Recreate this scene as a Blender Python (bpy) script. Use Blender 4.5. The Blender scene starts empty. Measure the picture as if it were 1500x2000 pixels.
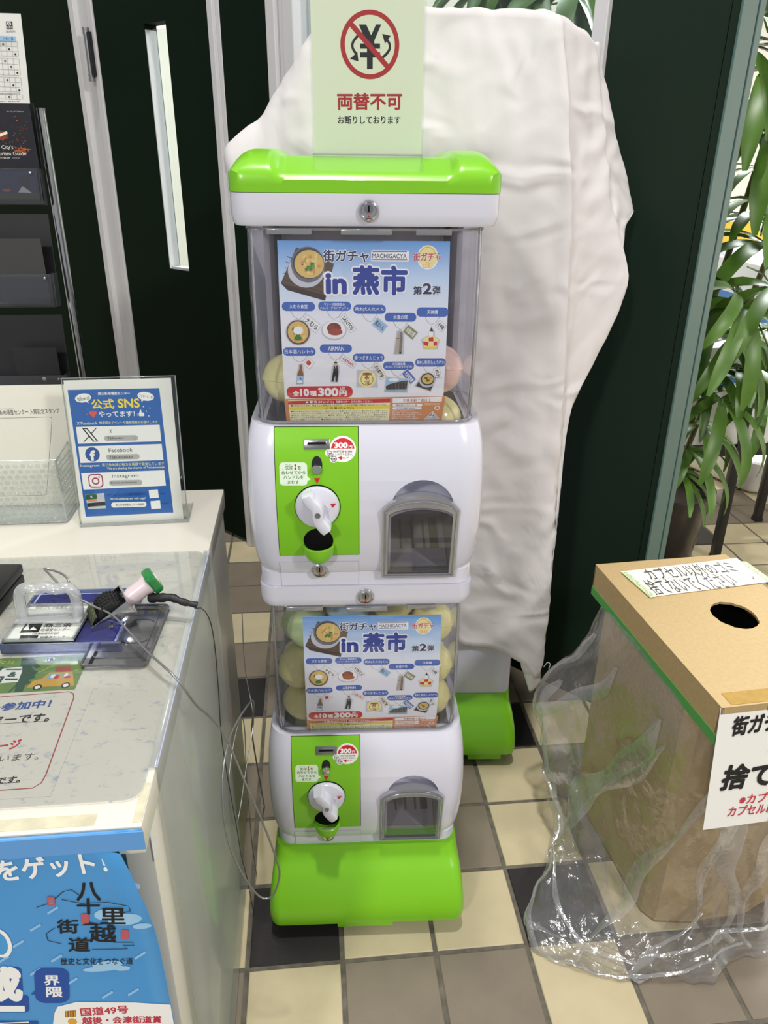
import bpy, bmesh, math, random
from mathutils import Vector, Matrix, noise
from mathutils.geometry import tessellate_polygon

# ------------------------------------------------------------------ camera, world, lights
SC = bpy.context.scene
COL = SC.collection
PI = math.pi
cam_d = bpy.data.cameras.new('camera')
cam = bpy.data.objects.new('camera', cam_d)
COL.objects.link(cam)
SC.camera = cam
cam_d.sensor_fit = 'VERTICAL'
cam_d.sensor_height = 36.0
cam_d.lens = 1470.85 / 2000 * 36.0
cam_d.clip_start = 0.02
_p, _r, _y = 0.431045, 0.00957628, 0.1014995
_f = Vector((math.sin(_y) * math.cos(_p), math.cos(_y) * math.cos(_p), -math.sin(_p)))
_rt = Vector((math.cos(_y), -math.sin(_y), 0))
_up = _rt.cross(_f)
_a = math.cos(_r) * _rt + math.sin(_r) * _up
_b = -math.sin(_r) * _rt + math.cos(_r) * _up
cam.matrix_world = Matrix(((_a.x, _b.x, -_f.x, 0.1289), (_a.y, _b.y, -_f.y, -0.7913), (_a.z, _b.z, -_f.z, 1.1494), (0, 0, 0, 1)))

SC.view_settings.view_transform = 'Standard'
SC.view_settings.look = 'None'
SC.view_settings.exposure = 0.0
SC.view_settings.gamma = 1.0
SC.view_settings.use_curve_mapping = False
SC.cycles.transparent_max_bounces = 32
SC.cycles.max_bounces = 10
SC.cycles.caustics_reflective = False
SC.cycles.caustics_refractive = False

world = bpy.data.worlds.new('world')
SC.world = world
world.use_nodes = True
world.node_tree.nodes['Background'].inputs[0].default_value = (0.95, 0.97, 1.0, 1)
world.node_tree.nodes['Background'].inputs[1].default_value = 0.40


def area(name, loc, target, size, power, col=(1, 0.97, 0.92)):
    d = bpy.data.lights.new(name, 'AREA')
    d.shape = 'DISK'
    d.size = size
    d.energy = power
    d.color = col
    o = bpy.data.objects.new(name, d)
    COL.objects.link(o)
    o.location = loc
    o.rotation_euler = (Vector(target) - Vector(loc)).to_track_quat('-Z', 'Y').to_euler()
    return o


area('ceiling_or_fill_light', (0.12, -0.90, 9.0), (0.2, 0.1, 0), 0.40, 335)
area('ceiling_or_fill_light', (0.02, 0.80, 9.0), (0.2, 0.2, 0), 0.40, 205)
area('ceiling_or_fill_light', (-2.2, -4.4, 3.8), (0.1, 0.3, 0.4), 0.5, 108)  # added fill, not a known lamp: lifts front faces in place of bounce
area('ceiling_or_fill_light', (3.2, -3.5, 3.8), (0.3, 0.2, 0.4), 0.5, 112)  # added fill from the right, brightens the counter side in place of bounce
area('ceiling_or_fill_light', (2.3, 2.4, 2.9), (1.8, 2.0, 0), 0.9, 190, (0.97, 0.98, 1.0))  # unseen lamp added to brighten the room behind the partition
area('ceiling_or_fill_light', (-0.8, 3.6, 2.8), (-0.9, 3.4, 0), 0.9, 62, (1.0, 0.97, 0.88))  # unseen lamp added behind the door so its glass slit shows bright

# ------------------------------------------------------------------ materials


def lin(h):
    h = h.lstrip('#')
    out = []
    for i in (0, 2, 4):
        c = int(h[i:i + 2], 16) / 255
        out.append(c / 12.92 if c <= 0.04045 else ((c + 0.055) / 1.055) ** 2.4)
    return (*out, 1.0)


def pmat(name, hexc, rough=0.5, metal=0.0, spec=0.5, var=0.0, vscale=20.0, bump=0.0, bscale=200.0, trans=0.0, coat=0.0, col2=None):
    m = bpy.data.materials.new(name)
    m.use_nodes = True
    nt = m.node_tree
    b = nt.nodes['Principled BSDF']
    b.inputs['Base Color'].default_value = lin(hexc)
    b.inputs['Roughness'].default_value = rough
    b.inputs['Metallic'].default_value = metal
    b.inputs['Specular IOR Level'].default_value = spec
    b.inputs['Coat Weight'].default_value = coat
    b.inputs['Coat Roughness'].default_value = 0.08
    if trans:
        b.inputs['Transmission Weight'].default_value = trans
    tc = nt.nodes.new('ShaderNodeTexCoord')
    if var:
        n = nt.nodes.new('ShaderNodeTexNoise')
        n.inputs['Scale'].default_value = vscale
        n.inputs['Detail'].default_value = 6
        nt.links.new(tc.outputs['Object'], n.inputs['Vector'])
        mx = nt.nodes.new('ShaderNodeMix')
        mx.data_type = 'RGBA'
        c1 = lin(hexc)
        c2 = lin(col2) if col2 else tuple(x * (1 - var) for x in c1[:3]) + (1,)
        rp = nt.nodes.new('ShaderNodeValToRGB')
        rp.color_ramp.elements[0].position = 0.35
        rp.color_ramp.elements[1].position = 0.68
        nt.links.new(n.outputs['Fac'], rp.inputs[0])
        mx.inputs[6].default_value = c1
        mx.inputs[7].default_value = c2
        nt.links.new(rp.outputs[0], mx.inputs[0])
        nt.links.new(mx.outputs[2], b.inputs['Base Color'])
    if bump:
        n = nt.nodes.new('ShaderNodeTexNoise')
        n.inputs['Scale'].default_value = bscale
        n.inputs['Detail'].default_value = 4
        nt.links.new(tc.outputs['Object'], n.inputs['Vector'])
        bp = nt.nodes.new('ShaderNodeBump')
        bp.inputs['Strength'].default_value = bump
        bp.inputs['Distance'].default_value = 0.002
        nt.links.new(n.outputs['Fac'], bp.inputs['Height'])
        nt.links.new(bp.outputs[0], b.inputs['Normal'])
    return m


def clear(name, tint='ffffff', base=0.03, power=4.0, rough=0.03, milky=0.0, peak=0.75, bump=0.0, bscale=30.0):
    """thin clear plastic: transparent, with a mirror sheen that grows towards grazing angles and a little milky diffuse"""
    m = bpy.data.materials.new(name)
    m.use_nodes = True
    nt = m.node_tree
    for n in list(nt.nodes):
        nt.nodes.remove(n)
    N = nt.nodes.new
    out = N('ShaderNodeOutputMaterial')
    tr = N('ShaderNodeBsdfTransparent')
    tr.inputs[0].default_value = lin(tint)
    gl = N('ShaderNodeBsdfGlossy')
    gl.inputs['Roughness'].default_value = rough
    gl.inputs['Color'].default_value = (0.95, 0.97, 1, 1)
    lw = N('ShaderNodeLayerWeight')
    lw.inputs[0].default_value = 0.5
    pw = N('ShaderNodeMath')
    pw.operation = 'POWER'
    pw.inputs[1].default_value = power
    mr = N('ShaderNodeMapRange')
    mr.inputs['To Min'].default_value = base
    mr.inputs['To Max'].default_value = peak
    nt.links.new(lw.outputs['Facing'], pw.inputs[0])
    nt.links.new(pw.outputs[0], mr.inputs['Value'])
    mx = N('ShaderNodeMixShader')
    nt.links.new(mr.outputs[0], mx.inputs[0])
    src = tr.outputs[0]
    if milky:
        df = N('ShaderNodeBsdfDiffuse')
        df.inputs[0].default_value = (0.85, 0.86, 0.88, 1)
        m2 = N('ShaderNodeMixShader')
        m2.inputs[0].default_value = milky
        nt.links.new(tr.outputs[0], m2.inputs[1])
        nt.links.new(df.outputs[0], m2.inputs[2])
        src = m2.outputs[0]
    nt.links.new(src, mx.inputs[1])
    nt.links.new(gl.outputs[0], mx.inputs[2])
    nt.links.new(mx.outputs[0], out.inputs[0])
    if bump:
        tc = N('ShaderNodeTexCoord')
        n = N('ShaderNodeTexNoise')
        n.inputs['Scale'].default_value = bscale
        n.inputs['Detail'].default_value = 3
        n.inputs['Distortion'].default_value = 0.6
        nt.links.new(tc.outputs['Object'], n.inputs['Vector'])
        bp = N('ShaderNodeBump')
        bp.inputs['Strength'].default_value = bump
        bp.inputs['Distance'].default_value = 0.01
        nt.links.new(n.outputs['Fac'], bp.inputs['Height'])
        nt.links.new(bp.outputs[0], gl.inputs['Normal'])
        nt.links.new(bp.outputs[0], lw.inputs['Normal'])
    return m


# colours of printed ink
INK = dict(orange='cf8a56', orange2='d9a076', wood='5a4636', wood2='39291f', silver='c3c6cb', steel='6c6c70', steel2='3f3f44', noodle='d8b866', noodle2='e6cf83',
           noodle3='c79a4a', shrimp='d98a55', meat='7a3524', meat2='8d4032', leaf='3f7a2c', leaf2='69a03e', white='f2f2f0', navy2='252f55', blue2='1f3a93', cream='f3e49a',
           cream2='f0edc0', gold='e0983c', gold2='d9a83a', crimson='c23247', crimson2='a04530', pill='3c64b4', grey='8e9094', grey2='b5b6b8', grey3='b4b5b4', black='17171a',
           black2='2c2d30', sky2='9cc3e2', sky3='8fb0c0', olive='8c8a55', ivory='ece7d8', red='c8242f', red2='b5282b', brown='6d3a22', brown2='8d5a2c', stone='b3a898',
           stone2='7d7468', yellow='ecd83a', yellow2='f4d93c', yellow3='e9e47a', skin='c99878', mint='e2f2dc', green2='2f6b35', paper='e9efd6', snsblue='2c63b0', coral='d95a48',
           fbblue='2f55a0', plum='a8345f', dgreen='2f5c46', salmon='d98f6d', navy3='1b3f86', dgreen2='2b5236', carY='d5a43c', carR='a94a42', inkblue='34549c', cloud='c4ddf0',
           cloud2='9cc7e8', cloud3='8fc0e6', skyb='4a9ad6', stampred='b85a62', navyb='1f4da0', ink='33343c', ember='c8622c', ember2='8a3a1c', nightb='2a3458', grassn='4d4a2a',
           green3='5f9a3c')
INKM = {}


def ink(n):
    if n not in INKM:
        INKM[n] = pmat('ink_' + n, INK[n], 0.45, spec=0.35)
    return INKM[n]


M_white = pmat('white_gloss_plastic', 'd6d6e4', 0.22, spec=0.5, coat=0.3)
M_inner = pmat('grey_inner_plastic', 'aaa6b0', 0.4)
M_green = pmat('lime_green_plastic', '7cc41c', 0.3, coat=0.2)
M_chrome = pmat('chrome', 'c9c9cb', 0.16, 1.0)
M_steel = pmat('brushed_steel', '9a9a9c', 0.3, 1.0)
M_dark = pmat('dark_plastic', '141416', 0.45)
M_black = pmat('matte_black', '0a0a0b', 0.8, spec=0.2)
M_red = pmat('red_paint', 'c01f2c', 0.4)
M_dome = clear('clear_dome_plastic', 'fcfcff', 0.03, 4.0, 0.02, milky=0.01)
M_flap = clear('smoky_clear_plastic', 'c4c4ca', 0.06, 3.0, 0.05, milky=0.03)
M_flapedge = clear('thick_clear_plastic', 'b4b5bb', 0.18, 2.0, 0.12, milky=0.20)
M_acryl = clear('clear_acrylic', 'fdfefd', 0.03, 4, 0.02)
M_acryl_edge = clear('acrylic_edge', 'c9d4d0', 0.12, 2, 0.1, milky=0.25)
M_glass = clear('window_glass', 'eef4f4', 0.05, 4, 0.01)
M_paper = pmat('white_paper', 'e9e8e4', 0.55, spec=0.3)
M_ivory = pmat('cream_paper', 'ece9dc', 0.6, spec=0.3)
M_counter = pmat('cream_laminate', 'd4d0c4', 0.35, spec=0.4)
M_wallgreen = pmat('dark_green_paint', '1a2a20', 0.5, spec=0.15)
M_recess_shade = pmat('shaded_recess_plastic', '858289', 0.45)  # shade inside the white outlet recess, put into the colour as grey
M_wallgreen_shade = pmat('dark_green_paint_shaded', '0e1e12', 0.65, spec=0.06)  # wall green darkened in colour for the weaker light on left walls and door
M_teal = pmat('grey_green_edge', '4c6a66', 0.45)
M_frame = pmat('white_frame_paint', 'd3d2d3', 0.4)
M_card = pmat('cardboard', 'b59d72', 0.75, spec=0.2, var=0.08, vscale=160, bump=0.08, bscale=300)
M_cloth = pmat('white_cotton', 'd4d0d1', 0.85, spec=0.15)
_nt = M_cloth.node_tree
_tc = _nt.nodes.new('ShaderNodeTexCoord')
_mp = _nt.nodes.new('ShaderNodeMapping')
_mp.inputs['Scale'].default_value = (1.0, 1.0, 1.5)
_nz = _nt.nodes.new('ShaderNodeTexNoise')
_nz.noise_type = 'RIDGED_MULTIFRACTAL'
_nz.inputs['Scale'].default_value = 10.0
_nz.inputs['Detail'].default_value = 5.0
_nz.inputs['Roughness'].default_value = 0.52
_nz.inputs['Distortion'].default_value = 0.8
_bp = _nt.nodes.new('ShaderNodeBump')
_bp.inputs['Strength'].default_value = 0.9
_bp.inputs['Distance'].default_value = 0.010
_nt.links.new(_tc.outputs['Object'], _mp.inputs[0])
_nt.links.new(_mp.outputs[0], _nz.inputs['Vector'])
_nt.links.new(_nz.outputs['Fac'], _bp.inputs['Height'])
_nt.links.new(_bp.outputs[0], _nt.nodes['Principled BSDF'].inputs['Normal'])

# ------------------------------------------------------------------ object helpers


def empty(name, loc=(0, 0, 0), rotz=0.0):
    o = bpy.data.objects.new(name, None)
    o.empty_display_size = 0.05
    COL.objects.link(o)
    o.location = loc
    o.rotation_euler = (0, 0, rotz)
    return o


def tag(o, label, cat, group=None):
    o['label'] = label
    o['category'] = cat
    if group:
        o['group'] = group
    return o


def struct(o):
    o['kind'] = 'structure'
    return o


def link(name, me, parent=None, loc=None, rot=None):
    o = bpy.data.objects.new(name, me)
    COL.objects.link(o)
    if parent:
        o.parent = parent
    if loc is not None:
        o.location = loc
    if rot is not None:
        o.rotation_euler = rot
    return o


class MB:
    """collects polygons (several materials) and builds ONE mesh"""

    def __init__(s):
        s.v, s.f, s.mi, s.mats = [], [], [], []

    def m(s, mat):
        if mat not in s.mats:
            s.mats.append(mat)
        return s.mats.index(mat)

    def add(s, verts, faces, mat):
        k = len(s.v)
        i = s.m(mat)
        s.v += [tuple(v) for v in verts]
        for f in faces:
            s.f.append(tuple(k + j for j in f))
            s.mi.append(i)
        return s

    def box(s, x0, x1, y0, y1, z0, z1, mat, bev=0.0, rz=0.0, seg=2, M=None):
        bm = bmesh.new()
        bmesh.ops.create_cube(bm, size=1.0)
        for v in bm.verts:
            v.co = Vector(((x0 + x1) / 2 + v.co.x * (x1 - x0), (y0 + y1) / 2 + v.co.y * (y1 - y0), (z0 + z1) / 2 + v.co.z * (z1 - z0)))
        if bev:
            bmesh.ops.bevel(bm, geom=list(bm.edges), offset=bev, segments=seg, affect='EDGES', profile=0.5)
        if M:
            bm.transform(M)
        return s.bm(bm, mat)

    def bm(s, bm, mat):
        bm.verts.index_update()
        s.add([v.co for v in bm.verts], [[v.index for v in f.verts] for f in bm.faces], mat)
        bm.free()
        return s

    def prism(s, pts, y0, y1, mat, axis='y', caps=True):
        """polygon pts (2-D) extruded; axis y: pts=(x,z); axis z: pts=(x,y); axis x: pts=(y,z)"""
        n = len(pts)

        def P(p, t):
            return (p[0], t, p[1]) if axis == 'y' else ((p[0], p[1], t) if axis == 'z' else (t, p[0], p[1]))
        V = [P(p, y0) for p in pts] + [P(p, y1) for p in pts]
        F = [(i, (i + 1) % n, n + (i + 1) % n, n + i) for i in range(n)]
        if caps:
            T = tessellate_polygon([[Vector((p[0], p[1], 0)) for p in pts]])
            F += [tuple(t) for t in T] + [tuple(n + j for j in t) for t in T]
        return s.add(V, F, mat)

    def tube(s, pts, r, mat, n=8, closed=False, cap=True, rs=None):
        pts = [Vector(p) for p in pts]
        V, F = [], []
        up = Vector((0, 0, 1))
        prev = None
        L = len(pts)
        for i, p in enumerate(pts):
            a = pts[(i - 1) % L] if (closed or i > 0) else p
            b = pts[(i + 1) % L] if (closed or i < L - 1) else p
            t = (b - a)
            t = t.normalized() if t.length > 1e-9 else Vector((0, 0, 1))
            if prev is None:
                u = t.cross(up)
                if u.length < 1e-3:
                    u = t.cross(Vector((1, 0, 0)))
            else:
                u = prev - t * prev.dot(t)
            u.normalize()
            prev = u
            w = t.cross(u)
            rr = rs[i] if rs else r
            for k in range(n):
                an = 2 * PI * k / n
                V.append(p + (u * math.cos(an) + w * math.sin(an)) * rr)
        for i in range(L if closed else L - 1):
            for k in range(n):
                F.append((i * n + k, i * n + (k + 1) % n, ((i + 1) % L) * n + (k + 1) % n, ((i + 1) % L) * n + k))
        if cap and not closed:
            F.append(tuple(range(n))[::-1])
            F.append(tuple((L - 1) * n + k for k in range(n)))
        return s.add(V, F, mat)

    def lathe(s, prof, mat, n=24, M=None, a0=0.0, a1=2 * PI):
        """prof: (r, h) around local z"""
        full = abs(a1 - a0 - 2 * PI) < 1e-6
        V, F = [], []
        k = n if full else n + 1
        for r, h in prof:
            for i in range(k):
                an = a0 + (a1 - a0) * i / n
                V.append(Vector((r * math.cos(an), r * math.sin(an), h)))
        for j in range(len(prof) - 1):
            for i in range(n):
                F.append((j * k + i, j * k + (i + 1) % k, (j + 1) * k + (i + 1) % k, (j + 1) * k + i))
        if M:
            V = [M @ v for v in V]
        return s.add(V, F, mat)

    def loft(s, rings, mat, cap0=True, cap1=True):
        n = len(rings[0])
        V = [p for r in rings for p in r]
        F = []
        for j in range(len(rings) - 1):
            for i in range(n):
                F.append((j * n + i, j * n + (i + 1) % n, (j + 1) * n + (i + 1) % n, (j + 1) * n + i))
        if cap0:
            F.append(tuple(range(n))[::-1])
        if cap1:
            F.append(tuple((len(rings) - 1) * n + i for i in range(n)))
        return s.add(V, F, mat)

    def grid(s, P, mat):
        """P[row][col] points"""
        r, c = len(P), len(P[0])
        return s.add([p for row in P for p in row], [(j * c + i, j * c + i + 1, (j + 1) * c + i + 1, (j + 1) * c + i) for j in range(r - 1) for i in range(c - 1)], mat)

    def mesh(s, name, smooth=35, weld=False, fixn=True):
        me = bpy.data.meshes.new(name)
        me.from_pydata(s.v, [], s.f)
        for m in s.mats:
            me.materials.append(m)
        me.polygons.foreach_set('material_index', s.mi)
        if fixn or weld:
            bm = bmesh.new()
            bm.from_mesh(me)
            if weld:
                bmesh.ops.remove_doubles(bm, verts=bm.verts, dist=1e-6)
            if fixn:
                bmesh.ops.recalc_face_normals(bm, faces=bm.faces)
            bm.to_mesh(me)
            bm.free()
        if smooth:
            me.polygons.foreach_set('use_smooth', [True] * len(me.polygons))
            me.set_sharp_from_angle(angle=math.radians(smooth))
        me.update()
        return me

    def obj(s, name, parent=None, loc=None, rot=None, smooth=35, fixn=True):
        return link(name, s.mesh(name, smooth, fixn=fixn), parent, loc, rot)


def solidify(o, t, offset=0.0):
    md = o.modifiers.new('thickness', 'SOLIDIFY')
    md.thickness = t
    md.offset = offset
    return o


def rrect(x0, x1, y0, y1, r, n=6):
    out = []
    for cx, cy, a in ((x1 - r, y1 - r, 0), (x0 + r, y1 - r, 90), (x0 + r, y0 + r, 180), (x1 - r, y0 + r, 270)):
        for k in range(n + 1):
            t = math.radians(a + 90 * k / n)
            out.append((cx + r * math.cos(t), cy + r * math.sin(t)))
    return out


def ering(cx, cy, rx, ry, n=28, ang=0.0):
    c, s_ = math.cos(math.radians(ang)), math.sin(math.radians(ang))
    return [(cx + rx * math.cos(2 * PI * k / n) * c - ry * math.sin(2 * PI * k / n) * s_, cy + rx * math.cos(2 * PI * k / n) * s_ + ry * math.sin(2 * PI * k / n) * c) for k in range(n)]


def interp(t, xs, ys):
    if t <= xs[0]:
        return ys[0]
    for a, b, c, d in zip(xs, xs[1:], ys, ys[1:]):
        if t <= b:
            return c + (d - c) * (t - a) / (b - a)
    return ys[-1]


def catmull(pts, n):
    """n points along a Catmull-Rom curve through pts, even in arc length"""
    pts = [Vector(p) for p in pts]
    if len(pts) == 2:
        return [pts[0].lerp(pts[1], k / (n - 1)) for k in range(n)]
    P = [pts[0] * 2 - pts[1]] + pts + [pts[-1] * 2 - pts[-2]]
    dense = []
    for i in range(1, len(P) - 2):
        for k in range(12):
            t = k / 12
            a, b, c, d = P[i - 1], P[i], P[i + 1], P[i + 2]
            dense.append(0.5 * ((2 * b) + (c - a) * t + (2 * a - 5 * b + 4 * c - d) * t * t + (3 * b - a - 3 * c + d) * t ** 3))
    dense.append(P[-2])
    acc = [0.0]
    for a, b in zip(dense, dense[1:]):
        acc.append(acc[-1] + (b - a).length)
    out = []
    j = 0
    for k in range(n):
        s_ = acc[-1] * k / (n - 1)
        while j < len(acc) - 2 and acc[j + 1] < s_:
            j += 1
        d = acc[j + 1] - acc[j]
        out.append(dense[j].lerp(dense[j + 1], (s_ - acc[j]) / d if d > 1e-9 else 0))
    return out


def subobj(src, name, parent, loc=None):
    o = src.copy()
    COL.objects.link(o)
    o.parent = parent
    if loc is not None:
        o.location = loc
    return o

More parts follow.
